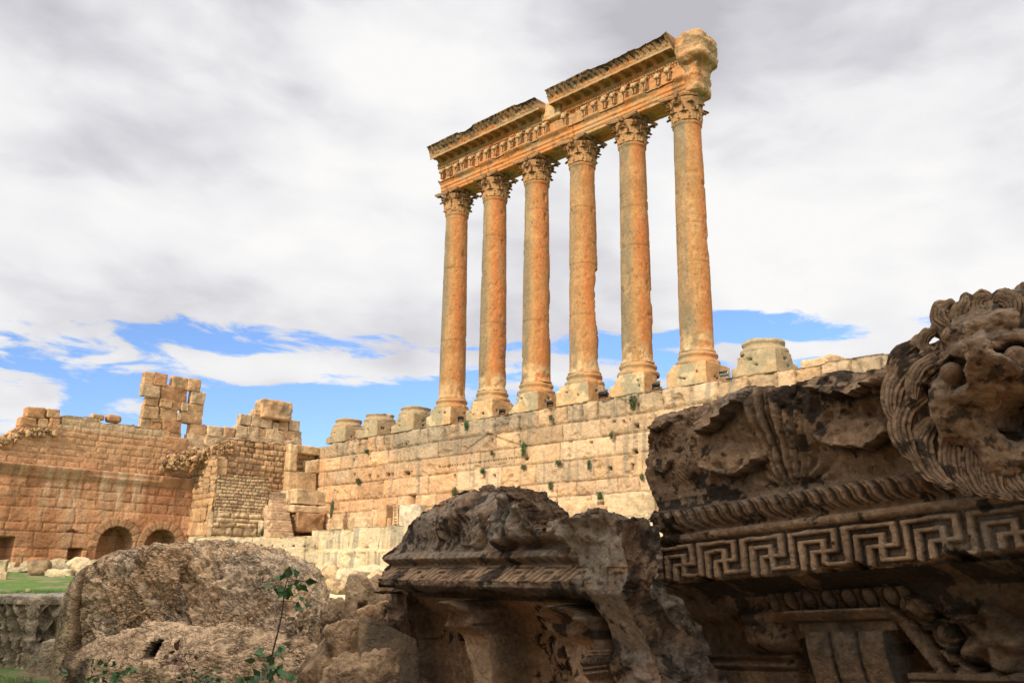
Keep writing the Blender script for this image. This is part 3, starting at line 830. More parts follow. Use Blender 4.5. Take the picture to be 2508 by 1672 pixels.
ZSB, ZAS = 2.40, 19.10
COLS = [
 ('sunlit column at the far left of the standing row, foot touching the low ruined plinths', [5.0, 11.5], [(0.6, 3.2, 0.4, 1.2, 0.07)], (1,)),
 ('second column from the left, pale scar above its base on a pitted plinth', [5.6, 13.2], [(-1.6, 0.9, 0.35, 0.7, 0.05), (0.65, 2.6, 0.4, 1.4, 0.11)], ()),
 ('third column from the left, its right edge nibbled away low down', [4.9, 14.2], [(0.65, 5.2, 0.5, 2.2, 0.12), (.6, 8.2, 0.4, 0.8, 0.10)], ()),
 ('fourth column, with a big chunk split off its right side at mid height', [4.4, 8.4, 13.0], [(0.70, 5.6, 0.75, 3.2, 0.46), (0.6, 1.6, 0.5, 1.6, 0.14), (.5, 14.2, .3, .5, .08)], ()),
 ('fifth column, standing on the tall grey plinth with a notched shaft edge', [8.6, 11.6], [(0.66, 4.9, 0.5, 0.7, 0.16), (0.6, 1.4, 0.4, 1.9, 0.11)], ()),
 ('rightmost standing column, thickest in view, under the broken end of the beam', [6.2, 9.0], [(0.35, 12.0, 0.5, 0.22, 0.16), (-1.2, 0.7, 0.7, 0.6, 0.05), (.6, 7.6, .4, .8, .09)], (0, 3)),
]
for i, (lab, joints, dmg, miss) in enumerate(COLS):
    X0 = 4.8*i
    root = empty('corinthian_column', (X0, 0, Z0))
    tag(root, lab, 'column', 'six standing temple columns')
    ch = [[(-1.49, -1.49, 0.74, 0.7)], [(-1.49, -1.49, 0.74, 0.8), (1.49, 1.4, .7, .6)], [(-1.49, -1.49, 0.7, 1.2)], [(-1.49, -1.4, .74, .5), (1.49, 1.2, .7, .8)],
          [(-1.49, -1.3, .74, .9), (1.49, 1.2, .7, 1.2)], [(-1.49, -1.49, .74, .5)]][i]
    make_plinth(20+i, X0, root, chip=ch)
    make_base(30+i, X0, root)
    make_shaft(40+i*3, ZSB-0.02, ZAS, 1.12, 0.955, X0, root, joints, dmg)
    make_capital(50+i, root, ZAS, miss)

# ruined bases left and right of the columns
def ruined_base(i, lab, cut, seed, orange=0.2, sc=1.0, h=1.49, dz=0.0, dx=0.0):
    root = empty('ruined_column_base', (4.8*i+dx, 0, Z0+dz))
    tag(root, lab, 'column base', 'column bases without their columns')
    make_plinth(seed, 4.8*i, root, orange=orange, chip=[(-1.49, -1.49, 0.74, 1.0), (1.49, 1.3, .7, .7)])
    make_base(seed+1, 4.8*i, root, 0.05, cut, orange)
ruined_base(-1, 'grey column base with a flat round top, next to the leftmost column', 0.74, 60, 0.15, dx=0.15)
ruined_base(-2, 'grey column base with a square socket, in the middle of the three left ones', 0.70, 63, 0.2, dx=-0.05)
ruined_base(-3, 'worn rounded column base at the left end of the podium wall', 0.80, 66, 0.3)
ruined_base(6, 'big worn grey column base right of the last standing column', 0.86, 69, 0.1)

# ------------------------------------------------------------------ entablature
def sweep(name, prof, x0, x1, du, ds, fn, mat, parent, caps=True, xend=None):
    """prof: closed list of (out, z) seen from the +X end; swept along X. fn(x, s, o, z, seg)->(disp, colour)"""
    P = np.asarray(prof, float); pts = []; seg = []
    for k in range(len(P)):
        a, b = P[k], P[(k+1) % len(P)]; n = max(1, int(np.hypot(*(b-a))/ds))
        if a[0] < -0.5 and b[0] < -0.5: n = 1
        for i in range(n): pts.append(a+(b-a)*(i+0.5*0)/n); seg.append(k)
    pts = np.array(pts); seg = np.array(seg); m = len(pts)
    tn = np.roll(pts, -1, 0)-np.roll(pts, 1, 0); tn /= np.linalg.norm(tn, axis=1, keepdims=True)
    no = np.stack([tn[:, 1], -tn[:, 0]], -1)
    nx = int((x1-x0)/du)+1; x = np.linspace(x0, x1, nx)
    XX, KK = np.meshgrid(x, np.arange(m), indexing='ij')
    o, z = pts[KK, 0], pts[KK, 1]
    d, c = fn(XX, KK, o, z, seg[KK])
    o2 = o+no[KK, 0]*d; z2 = z+no[KK, 1]*d
    V = pt3(XX, -o2, z2)
    # quads around the profile: wrap in v
    a, b = np.meshgrid(np.arange(nx-1), np.arange(m), indexing='ij'); b2 = (b+1) % m
    F = np.stack([a*m+b, (a+1)*m+b, (a+1)*m+b2, a*m+b2], -1).reshape(-1, 4)
    Fs = [F]
    if caps: Fs += [np.arange(m)[None, :], ((nx-1)*m+np.arange(m))[None, ::-1]]
    return mesh_obj(name, V.reshape(-1, 3), Fs, mat, parent, True, c.reshape(-1, 3))
ENT = empty('entablature', (0, 0, 0))
tag(ENT, 'broken carved stone beam lying across the six column tops', 'entablature')
ES = np.array((0.56, 0.24, 0.085)); EP = np.array((0.48, 0.29, 0.14)); EG = np.array((0.17, 0.13, 0.08)); EB = np.array((0.22, 0.12, 0.06))
def ent_col(x, o, z, seed):
    n = fbm(pt3(x*0.5, o, z*1.2), 4, seed); n2 = fbm(pt3(x*2.2, o, z*1.5), 4, seed+3)
    c = mixc(ES, EP, sst(n, -0.1, 0.35))
    return mixc(c, EG, sst(n2, 0.25, 0.7)*0.6), n, n2
def f_arch(x, k, o, z, seg):
    c, n, n2 = ent_col(x, o, z, 3)
    d = fbm(pt3(x*0.8, o, z*2), 3, 5)*0.02-np.clip(fbm(pt3(x*1.2, o, z*2), 3, 6)-0.5, 0, 1)*0.2
    mo = (z > 35.84) & (o > 0.9)
    gap = sst(fbm(pt3(x*0.5, 0, 0), 2, 8), 0.28, 0.36)+((x > 13.9) & (x < 15.6))+((x > 18.95) & (x < 19.5))
    d = np.where(mo & (z < 36.2), d-np.clip(gap, 0, 1)*0.2*(o-1.0)/0.35, d)
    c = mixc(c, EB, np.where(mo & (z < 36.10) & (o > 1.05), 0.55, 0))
    for jx in (2.3, 4.8*1+0.1, 7.3, 14.36, 9.6, 19.25, 23.6):
        j = np.exp(-(np.abs(x-jx)/0.035)**2); d = d-0.06*j; c = c*(1-0.45*j)[..., None]
    return d, c
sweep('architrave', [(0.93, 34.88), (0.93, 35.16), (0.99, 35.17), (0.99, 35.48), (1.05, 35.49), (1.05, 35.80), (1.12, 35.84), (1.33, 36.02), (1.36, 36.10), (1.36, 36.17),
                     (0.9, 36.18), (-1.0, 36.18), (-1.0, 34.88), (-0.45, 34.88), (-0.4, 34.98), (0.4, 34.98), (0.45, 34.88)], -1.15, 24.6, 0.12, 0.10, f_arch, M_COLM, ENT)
def f_frz(x, k, o, z, seg):
    c, n, n2 = ent_col(x, o, z, 13)
    c = mixc(c, EP, 0.5)
    d = fbm(pt3(x*0.9, o, z*1.4), 4, 15)*0.03-np.clip(fbm(pt3(x*0.8, o, z), 3, 16)-0.45, 0, 1)*0.2
    front = (o > 0.9) & (z > 36.25) & (z < 37.35)
    gar = np.abs(((x+0.35)/0.965) % 1-0.5)*2                       # hanging garlands between the brackets
    zz = 37.12-0.28*gar**2
    d = np.where(front, d+0.07*np.exp(-((z-zz)/0.07)**2), d)
    d = np.where(front & (x > 14.1) & (x < 14.6), d-0.12, d)
    return d, c
sweep('frieze', [(0.98, 36.175), (0.98, 37.22), (1.06, 37.27), (1.10, 37.36), (-1.0, 37.36), (-1.0, 36.175)], -1.1, 24.9, 0.06, 0.07, f_frz, M_COLM, ENT)
def f_cor(x, k, o, z, seg):
    c, n, n2 = ent_col(x, o, z, 23)
    d = fbm(pt3(x*0.9, o*2, z*1.4), 4, 25)*0.025
    den = (seg == 1)
    d = np.where(den, d+0.10*(np.sin(x*2*math.pi/0.235) > 0.1)-0.03, d)
    # dentils, beads, soffit with coffers and modillions
    sof = (seg == 4) | (seg == 3)
    ph = (x/0.965) % 1
    mod = np.abs(ph-0.25) < 0.21
    d = np.where(sof, d-0.24*(~mod)-0.02, d)
    ros = np.exp(-(((ph-0.75)*0.965)/0.13)**2-((o-1.8)/0.16)**2)
    d = np.where(sof & ~mod, d+0.17*ros, d)
    cor = (seg == 5) | (seg == 6)
    sima = (seg >= 8) & (seg <= 10)
    carve = ridge(pt3(x*2.6, o*1.5, z*2.6), 3, 33)
    loop = np.abs(np.sin(x*2*math.pi/0.98+np.sin(z*7)*0.8))
    d = np.where(sima, d+0.18*(carve-0.3)-0.16*(loop < 0.22), d)
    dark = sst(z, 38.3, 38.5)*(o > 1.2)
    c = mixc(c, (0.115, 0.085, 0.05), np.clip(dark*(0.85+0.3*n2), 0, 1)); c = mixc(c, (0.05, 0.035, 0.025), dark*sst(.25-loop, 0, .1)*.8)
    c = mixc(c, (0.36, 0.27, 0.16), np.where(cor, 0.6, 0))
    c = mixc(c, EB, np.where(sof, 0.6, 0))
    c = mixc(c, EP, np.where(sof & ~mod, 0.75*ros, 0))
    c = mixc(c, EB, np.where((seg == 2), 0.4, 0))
    return d, c
CORP = [(1.12, 37.36), (1.20, 37.38), (1.20, 37.60), (1.42, 37.78), (1.50, 37.95), (2.20, 37.95), (2.20, 38.20), (2.27, 38.24), (2.27, 38.30), (2.31, 38.36), (2.44, 38.66), (2.72, 39.04),
        (2.66, 39.14), (1.6, 39.12), (-0.8, 38.9), (-0.8, 37.36)]
def cornice(x0, x1, seed):
    def f2(x, k, o, z, seg):
        d, c = f_cor(x, k, o, z, seg)
        return d, c
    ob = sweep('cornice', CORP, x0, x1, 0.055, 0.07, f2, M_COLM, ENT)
    # the carved gutter edge is chipped: lower it here and there
    me = ob.data; n = len(me.vertices); co = np.zeros(n*3, np.float32); me.vertices.foreach_get('co', co); co = co.reshape(-1, 3)
    chip = 0.06+0.24*sst(fbm(pt3(co[:, 0]*0.55, seed, 0), 3, 44), -0.1, 0.6)+0.07*np.abs(fbm(pt3(co[:, 0]*1.6, 0, 0), 3, 45))
    lim = 39.15-chip*(-co[:, 1] > 1.0)
    hi = (co[:, 2] > lim) & (co[:, 2] > 38.4)
    co[hi, 2] = lim[hi]; 
    me.vertices.foreach_set('co', co.ravel()); me.update()
cornice(-1.35, 11.75, 1.0)
cornice(12.85, 24.3, 7.0)
# naked core of the cornice between its two carved runs
V, F, Nn = rounded_box((1.0, 1.15, 0.76), 0.06, 20, 0.08, 2.0, 5)
c = mixc((0.55, 0.38, 0.21), (0.62, 0.33, 0.14), sst(fbm(V*1.5, 3, 4), -.2, .4))
mesh_obj('cornice_core', V+np.array([12.3, -0.25, 38.05]), [F], M_COLM, ENT, True, c)
# broken right end
def broken_end():
    zr = np.array([34.84, 34.86, 35.1, 35.6, 36.05, 36.12, 36.6, 36.9, 37.05, 37.3, 37.8, 38.4, 38.9, 39.2, 39.38, 39.42])
    xr = np.array([24.9, 25.55, 25.7, 25.66, 25.74, 25.6, 25.72, 26.0, 26.42, 26.5, 26.28, 26.42, 26.38, 26.15, 25.7, 25.2])
    yf = np.array([-.6, -.92, -1.0, -1.0, -1.1, -1.02, -1.05, -1.15, -1.5, -1.75, -1.7, -1.75, -1.7, -1.5, -1.1, -.7])
    xl = np.array([24.6, 24.5, 24.5, 24.5, 24.5, 24.5, 24.5, 24.4, 24.3, 24.2, 24.0, 24.0, 24.0, 24.3, 24.7, 24.9])
    z = np.arange(34.84, 39.42, .055); m = 150; t = np.linspace(0, 2*math.pi, m, endpoint=False)
    T, Z = np.meshgrid(t, z, indexing='ij')
    X1, X0_, Y0 = np.interp(Z, zr, xr), np.interp(Z, zr, xl), np.interp(Z, zr, yf); Y1 = 1.0+0*Z
    cx, cy, hx, hy = (X1+X0_)/2, (Y0+Y1)/2, (X1-X0_)/2, (Y1-Y0)/2
    q = 5.0; r = 1/(np.abs(np.cos(T))**q+np.abs(np.sin(T))**q)**(1/q)
    V = pt3(cx+hx*r*np.cos(T), cy+hy*r*np.sin(T), Z)
    f1, f2, _ = cell(V*pt3(1.1, 1.1, 1.5), 7)
    dd = (.16*fbm(V*1.0, 5, 71)+.14*(f2-f1)-.05+.06*ridge(V*2.2, 4, 72)-.04)*sst(39.45-Z, 0, .3)
    V[..., 0] += np.cos(T)*dd; V[..., 1] += np.sin(T)*dd; V[..., 2] += .05*fbm(V*1.5, 3, 9)
    w = V
    c = mixc((0.47, 0.29, 0.145), (0.50, 0.235, 0.095), sst(fbm(w*1.0, 3, 4)-(w[..., 2] > 37.2)*0.3, -.2, .4))
    c = mixc(c, (0.26, 0.18, 0.10), np.clip(sst(fbm(w*1.7, 4, 14), 0.1, 0.5)*.8+.4*np.exp(-((w[..., 2]-36.95)/.12)**2), 0, 1))
    mesh_obj('broken_end', V.reshape(-1, 3), [grid_faces(m, len(z), wrapu=True), (np.arange(m)*len(z)+len(z)-1)[None, :], (np.arange(m)*len(z))[None, ::-1]], M_WALL, ENT, True, c.reshape(-1, 3))
broken_end()
# bull and lion protomes of the frieze (worn bracket figures)
def protome():
    mb = MB()
    V, F, N_ = rounded_box((0.13, 0.20, 0.36), 0.25, 8, 0.04, 4, 3); V[:, 1] -= 0.15*(V[:, 2]/0.36); mb.add(V+np.array([0, -0.12, 0.30]), F, (0.40, 0.23, 0.11))
    V, F, N_ = rounded_box((0.15, 0.20, 0.19), 0.42, 8, 0.04, 6, 5); mb.add(V+np.array([0, -0.36, 0.62]), F, (0.50, 0.36, 0.21))
    V, F, N_ = rounded_box((0.085, 0.12, 0.10), 0.4, 6, 0.02, 6, 6); mb.add(V+np.array([0, -0.50, 0.50]), F, (0.46, 0.30, 0.16))
    for s in (-1, 1):
        V, F, N_ = rounded_box((0.05, 0.07, 0.24), 0.4, 6, 0.02, 6, 7); mb.add(V+np.array([s*0.08, -0.30, 0.16]), F, (0.42, 0.24, 0.12))
        V, F, N_ = rounded_box((0.06, 0.05, 0.05), 0.4, 5, 0.01, 6, 8); mb.add(V+np.array([s*0.16, -0.34, 0.76]), F, (0.42, 0.28, 0.15))
    V, F, N_ = rounded_box((0.19, 0.16, 0.05), 0.2, 6, 0.01, 6, 9); mb.add(V+np.array([0, -0.14, 0.93]), F, (0.5, 0.33, 0.17))
    return mb.build('protome', M_COLM, ENT)
pr0 = protome(); rs = np.random.RandomState(4); first = True
for i in range(27):
    x = -0.76+0.965*i
    if i in (14, 16, 26) : continue
    if x > 24.2: break
    p = pr0 if first else pr0.copy()
    if not first: COL.objects.link(p); p.parent = ENT
    first = False
    p.location = (x+rs.uniform(-.03, .03), -0.96, 36.26); p.rotation_euler = (rs.uniform(-.08, .08), 0, rs.uniform(-.15, .15))
    p.scale = (rs.uniform(1.0, 1.3), rs.uniform(0.95, 1.35), rs.uniform(0.9, 1.08))
# ------------------------------------------------------------------ court wall on the left (faces +X)
XL = -20.0
def small_blocks_fn(lay, seed, cbase, rough=0.6, streak=0.3, jd=.62):
    def fn(u, z):
        wu = u+fbm(pt3(u*0.5, z*0.5, seed), 2, seed)*0.10
        wz = z+fbm(pt3(u*0.3, z*0.5, seed+3), 3, seed+1)*0.08
        e, r1, r2, r3, r4, uc, zc, ci = lay(wu, wz)
        rg = rough*(0.6+0.8*r4)
        ew = e+fbm(pt3(u*4, z*4, 2), 3, seed+2)*0.05*rg
        groove = np.exp(-np.clip(ew, 0, 9)/(0.025+0.06*rg))
        d = -groove*(0.04+0.20*rg)+(r1-0.5)*0.14*rg+(r2-0.5)*uc*0.04
        d += fbm(pt3(u*1.0, z*1.0, 3), 5, seed+4)*(0.04+0.08*rg)
        d += -np.clip(fbm(pt3(u*1.5, z*1.8, 8), 4, seed+5)-0.4, 0, 1)*0.4*rough
        c = mixc(cbase[0], cbase[1], np.clip(r3+0.5*fbm(pt3(u*0.4, z*0.4, 1), 3, seed+6), 0, 1))
        st = fbm(pt3(u*1.8, z*0.18, 0), 4, seed+7)
        c = mixc(c, cbase[2], np.clip((st-0.1)*1.5, 0, 1)*streak)
        c = c*(0.94+0.42*(r1-0.5))[..., None]*(1-jd*np.exp(-np.clip(ew, 0, 9)/0.03))[..., None]
        return d, c
    return fn
def left_wall():
    zL = 8.92; zT = onX(60, 1120, XL+0.2)[2]
    zs = [0.6, 1.7, 2.9, 3.6, 4.85, 5.55, 6.7, 7.45, 8.2, 8.95, 9.9]
    a = 9.9
    rs = np.random.RandomState(2)
    while a < 16: a += rs.uniform(0.42, 0.62); zs.append(a)
    uni = [(0.9, 3.2)]*3+[(1.1, 3.0), (.8, 1.8), (1.2, 3.2), (.9, 2.0), (.7, 1.9)]+[(1.0, 2.6)]*2+[(0.45, 1.5)]*60
    lay = Lay(zs, -40, 12, 1, 2, 77, uni)
    base = small_blocks_fn(lay, 90, ((0.50, 0.225, 0.11), (0.58, 0.30, 0.155), (0.62, 0.40, 0.24)), 0.20, 0.6, .5)
    def arch(x0, x1, ytop, ybase):
        a = onX(x0, ybase, XL); b = onX(x1, ybase, XL); t = onX((x0+x1)/2, ytop, XL)
        return (a[1]+b[1])/2, (b[1]-a[1])/2, t[2]-(b[1]-a[1])/2
    arches = [arch(235, 323, 1289, 1372), arch(350, 430, 1296, 1372)]
    dA = onX(0, 1314, XL); dB = onX(38, 1314, XL)
    sA = onX(168, 1341, XL); sB = onX(199, 1373, XL)
    tp = [onX(x, y, XL-0.6) for x, y in [(-60, 1085), (0, 1068), (20, 1062), (50, 1048), (52, 1040), (150, 1038), (151, 1018), (245, 1027), (246, 1036), (345, 1045), (400, 1052), (401, 1078), (455, 1086), (470, 1092)]]
    tu = np.array([p[1] for p in tp]); tz = np.array([p[2] for p in tp])
    lastU = tu[-1]
    def fn(u, z):
        d, c = base(u, z)
        led = sst(z, zL-0.04, zL+0.03)*(1-sst(z, 9.86, 9.93))
        led2 = (0.10+0.28*sst(z, zL, 9.85))
        brk = sst(fbm(pt3(u*0.30, 0, 0), 3, 19), 0.12, 0.2)
        d = d*(1-led*0.6)+led*led2*(1-0.5*brk*sst(z, 9.3, 9.5))
        d = d-0.55*sst(z, 9.88, 9.96)
        c = mixc(c, (0.40, 0.24, 0.13), 0.6*led)
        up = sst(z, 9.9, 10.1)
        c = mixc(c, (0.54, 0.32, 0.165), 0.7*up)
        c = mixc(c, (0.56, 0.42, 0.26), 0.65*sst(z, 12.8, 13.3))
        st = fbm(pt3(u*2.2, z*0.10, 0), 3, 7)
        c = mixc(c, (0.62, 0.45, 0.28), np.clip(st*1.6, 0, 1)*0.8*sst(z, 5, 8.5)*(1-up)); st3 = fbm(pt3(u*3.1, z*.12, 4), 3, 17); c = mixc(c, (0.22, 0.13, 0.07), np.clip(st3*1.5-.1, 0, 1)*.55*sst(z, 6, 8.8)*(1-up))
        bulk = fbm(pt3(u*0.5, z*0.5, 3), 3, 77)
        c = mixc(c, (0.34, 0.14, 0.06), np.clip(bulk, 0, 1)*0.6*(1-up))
        for (cu, r, sp) in arches:
            rr = np.hypot(u-cu, z-sp); th = np.arctan2(z-sp, u-cu)
            ring = (rr < r+0.75) & (z > sp-0.2) & (rr > r)
            k = np.abs(((th/(math.pi/9))+0.5) % 1-0.5)*2
            gr = np.exp(-(1-k)*rr*0.35/0.05)+np.exp(-np.abs(rr-r-0.75)/0.04)
            d = np.where(ring, -0.10*gr+0.05+fbm(pt3(u, z, 3), 3, 5)*0.05, d)
            c = np.where(ring[..., None], mixc((0.44, 0.25, 0.13), (0.30, 0.15, 0.08), np.clip(gr, 0, 1)*0.7), c)
            inside = ((rr < r) & (z >= sp)) | ((np.abs(u-cu) < r) & (z < sp))
            d = np.where(inside, -2.6, d)
            c = np.where(inside[..., None], c*0.8, c)
        s = (u < dB[1]) & (u > dA[1]-1.2) & (z < dA[2]); d = np.where(s, -3.5, d)
        s = (u > sA[1]) & (u < sB[1]) & (z < sA[2]); d = np.where(s, -3.0, d)
        # small relieving arch and lintel cracks
        e1 = onX(178, 1304, XL)
        s = (np.abs(u-e1[1]) < 0.5) & (z > e1[2]) & (z < e1[2]+0.25-0.4*np.abs(u-e1[1])); d = np.where(s, -0.5, d)
        return d, c
    def mask(u, z):
        t = np.interp(u, tu, tz)+fbm(pt3(u*1.3, 0, 0), 3, 3)*0.10
        return z < t
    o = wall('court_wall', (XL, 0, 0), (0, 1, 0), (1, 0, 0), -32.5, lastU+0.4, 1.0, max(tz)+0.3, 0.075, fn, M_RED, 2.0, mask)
    tag(o, 'reddish brown court wall in shade with two round arched recesses at its foot', 'wall')
left_wall()

# buttress (faces -Y, sunlit) and the return walls behind it
def side_walls():
    zt = onY(500, 1118, -12.2)[2]
    zs = [1.0, 2.2, 3.3, 4.0, 4.9, 6.1, 7.3, 8.0]; rs = np.random.RandomState(3); a = 8.0
    while a < 13: a += rs.uniform(0.42, 0.65); zs.append(a)
    lay = Lay(zs, -25, -10, 1, 2, 5, [(0.8, 1.8)]*7+[(0.5, 1.1)]*30)
    f = small_blocks_fn(lay, 120, ((0.50, 0.30, 0.15), (0.56, 0.37, 0.20), (0.42, 0.28, 0.17)), 0.6, 0.4)
    xr = onY(524, 1200, -12.2)[0]
    def mask(u, z): return z < zt-0.25*np.abs(u+18)+fbm(pt3(u*1.5, 0, 0), 3, 3)*0.25
    o = wall('buttress_wall', (0, -12.2, 0), (1, 0, 0), (0, -1, 0), -20.6, xr, 1.6, zt+0.3, 0.075, f, M_WALL, 1.0, mask)
    tag(o, 'narrow sunlit buttress of squared stones closing the right end of the brown court wall', 'wall')
    # return wall (faces +X)
    XB = xr-0.02
    zs = [1.0, 2.2, 3.3, 4.4, 5.5]; a = 5.5
    while a < 15: a += rs.uniform(0.44, 0.56); zs.append(a)
    lay = Lay(zs, -14, 2, 1, 2, 9, [(0.8, 1.8)]*4+[(0.5, 0.95)]*40)
    f0 = small_blocks_fn(lay, 130, ((0.48, 0.29, 0.15), (0.54, 0.35, 0.19), (0.40, 0.25, 0.15)), 0.6, 0.3)
    XB2 = XB-0.9
    tp = [onX(x, y, XB2) for x, y in [(440, 1120), (478, 1120), (500, 1098), (540, 1090), (575, 1074), (620, 1078), (672, 1086), (700, 1088)]]
    tu = np.array([p[1] for p in tp]); tz = np.array([p[2] for p in tp])
    def mask2(u, z): return z < np.interp(u, tu, tz)+fbm(pt3(u*1.7, 0, 0), 3, 31)*0.12
    o = wall('return_wall', (XB2, 0, 0), (0, 1, 0), (1, 0, 0), -12.15, -1.8, 1.6, max(tz)+0.2, 0.07, f0, M_WALL, 1.2, mask2)
    tag(o, 'wall of small squared stones between the buttress and the niche pier', 'wall')
    # neat small-stone facing
    zs = list(np.arange(onX(590, 1252, XB)[2], onX(590, 1160, XB)[2]+0.1, 0.29))
    lay = Lay(zs, -14, 0, .3, .7, 19, [(0.35, 0.75)]*60)
    f1 = small_blocks_fn(lay, 140, ((0.56, 0.38, 0.22), (0.60, 0.45, 0.27), (0.48, 0.34, 0.2)), 0.35, 0.3)
    u0 = onX(530, 1200, XB+0.25)[1]; u1 = onX(658, 1200, XB+0.25)[1]
    z0, z1 = onX(560, 1258, XB+0.25)[2], onX(540, 1158, XB+0.25)[2]
    o = wall('stone_facing', (XB+0.25, 0, 0), (0, 1, 0), (1, 0, 0), u0, u1, z0-0.3, z1, 0.05, f1, M_WALL, 1.2, lambda u, z: z < z1-0.05+0.03*np.sin(u*9))
    tag(o, 'neat pale facing of small brick-like stones beside the steps', 'wall')
    # ledge below the facing
    zs = [1.0, 2.4, 3.6, 4.9, 5.6, 6.0, 6.4, 6.9, 7.3]
    lay = Lay(zs, -16, 0, .6, 1.8, 29)
    f2 = small_blocks_fn(lay, 150, ((0.56, 0.38, 0.22), (0.60, 0.45, 0.27), (0.48, 0.34, 0.2)), 0.8, 0.3)
    z1 = onX(590, 1256, XB+0.9)[2]
    o = wall('ledge_wall', (XB+0.9, 0, 0), (0, 1, 0), (1, 0, 0), onX(522, 1280, XB+.9)[1], onX(642, 1280, XB+.9)[1], 3.5, z1, 0.07, f2, M_WALL, 1.0)
    tag(o, 'low rough ledge of pale stones under the small-stone facing', 'wall')
    return XB
XB = side_walls()

# ------------------------------------------------------------------ placing squared blocks by survey
def block(name, half, cen, seed, mat, colr, rad=0.16, amp=0.05, rz=0.0, rx=0.0, ry=0.0, n=14, parent=None, c2=None, freq=1.6):
    V, F, Nn = rounded_box(half, rad, n, amp, freq, seed, 4)
    V = V+Nn*(fbm(V*0.6+seed, 2, seed)*amp*1.2)[:, None]
    V = V@rotm(rx, ry, rz).T+np.asarray(cen)
    c = np.asarray(colr, float)*np.ones_like(V)
    if c2 is None: c2 = np.asarray(colr)*0.62
    c = mixc(c, c2, sst(fbm(V*1.1+seed, 4, seed+3), 0.0, 0.5)*0.8)
    c = c*(1+0.18*fbm(V*3, 3, seed+4))[:, None]
    if name is None: return V, F, c
    return mesh_obj(name, V, [F], mat, parent, True, c)
def bx(x0, y0, x1, y1, X, th, **k):         # block whose visible face lies in the plane X
    xm, ym = (x0+x1)/2, (y0+y1)/2
    ya, yb = onX(x0, ym, X)[1], onX(x1, ym, X)[1]; za, zb = onX(xm, y1, X)[2], onX(xm, y0, X)[2]
    return (th/2, abs(yb-ya)/2*1.0, (zb-za)/2), (X-th/2, (ya+yb)/2, (za+zb)/2)
def by(x0, y0, x1, y1, Y, th, **k):
    xm, ym = (x0+x1)/2, (y0+y1)/2
    xa, xb = onY(x0, ym, Y)[0], onY(x1, ym, Y)[0]; za, zb = onY(xm, y1, Y)[2], onY(xm, y0, Y)[2]
    return (abs(xb-xa)/2, th/2, (zb-za)/2), ((xa+xb)/2, Y+th/2, (za+zb)/2)
def R1(t): return (t[0]/2.94, 880+t[1]/2.94, t[2]/2.94, 880+t[3]/2.94)
C_A = (0.56, 0.345, 0.18); C_B = (0.60, 0.42, 0.245); C_C = (0.50, 0.27, 0.13)

# freestanding pier of stacked blocks
pier = empty('ruined_wall_pier', (XL-1.3, onX(430, 1060, XL-0.7)[1], 15.0))
tag(pier, 'tall lonely stack of squared blocks with two window gaps on top of the court wall', 'ruined pier')
def pblock(par, t, X, th, seed, colr, **k):
    h, c = bx(*R1(t), X, th)
    c = np.array(c)-np.array(par.location)
    h = (h[0], h[1]*1.005, h[2]*1.02)
    return block('block', h, c, seed, M_WALL, colr, parent=par, **k)
for i, t in enumerate([(1040, 92, 1113, 183), (1113, 97, 1210, 190), (1025, 180, 1158, 272), (1045, 273, 1145, 333), (1030, 333, 1145, 425), (1012, 420, 1095, 500),
                       (1090, 392, 1178, 450), (1085, 450, 1168, 545), (1240, 125, 1358, 212), (1356, 138, 1447, 228), (1162, 193, 1350, 310), (1376, 232, 1480, 322),
                       (1155, 288, 1240, 345), (1243, 300, 1310, 362), (1310, 310, 1365, 370), (1362, 322, 1468, 382), (1155, 342, 1280, 438), (1280, 385, 1310, 443),
                       (1305, 372, 1465, 460), (1172, 438, 1310, 525), (1368, 460, 1483, 545), (1215, 527, 1305, 600), (1180, 560, 1350, 660), (1345, 542, 1480, 640), (1160, 515, 1220, 600)]):
    pblock(pier, t, XL-0.7+0.12*((i*7) % 5-2)/2, .50+0.08*(i % 3), 200+i, [C_A, C_C, C_B][i % 3] if i % 4 else C_A, rad=0.13, amp=0.05)
# low stretch right of the pier, down to the rear stack
rear = empty('ruined_wall_stub', (XL-1.0, onX(640, 1060, XL-0.4)[1], 13.5))
tag(rear, 'broken wall stub of big pale blocks stepping up to an overhanging block', 'ruined wall')
for i, t in enumerate([(1500, 478, 1612, 557), (1615, 488, 1695, 560), (1730, 393, 1812, 475), (1812, 398, 1965, 492), (1835, 360, 1890, 400),
                       (1700, 475, 1785, 565), (1785, 485, 1862, 560), (1862, 497, 1930, 588), (1915, 500, 1975, 588), (1970, 515, 2040, 590), (2010, 425, 2080, 510), (1968, 455, 2008, 515),
                       (2085, 438, 2160, 515), (2065, 515, 2130, 590), (2130, 515, 2175, 565), (2105, 560, 2178, 640), (2040, 510, 2068, 590), (1480, 552, 1720, 640), (1700, 560, 2110, 660)]):
    pblock(rear, t, XL-0.4+0.1*((i*5) % 5-2)/2, .8, 240+i, [C_B, C_A, C_B][i % 3], rad=0.12, amp=0.05)
h, c = bx(*R1((1890, 293, 2110, 435)), XL-0.1, 1.8)
o = block('overhanging_block', h, np.array(c)-np.array(rear.location), 262, M_WALL, C_A, parent=rear, rad=0.14, amp=0.10, n=20, c2=(0.3, 0.22, 0.14))

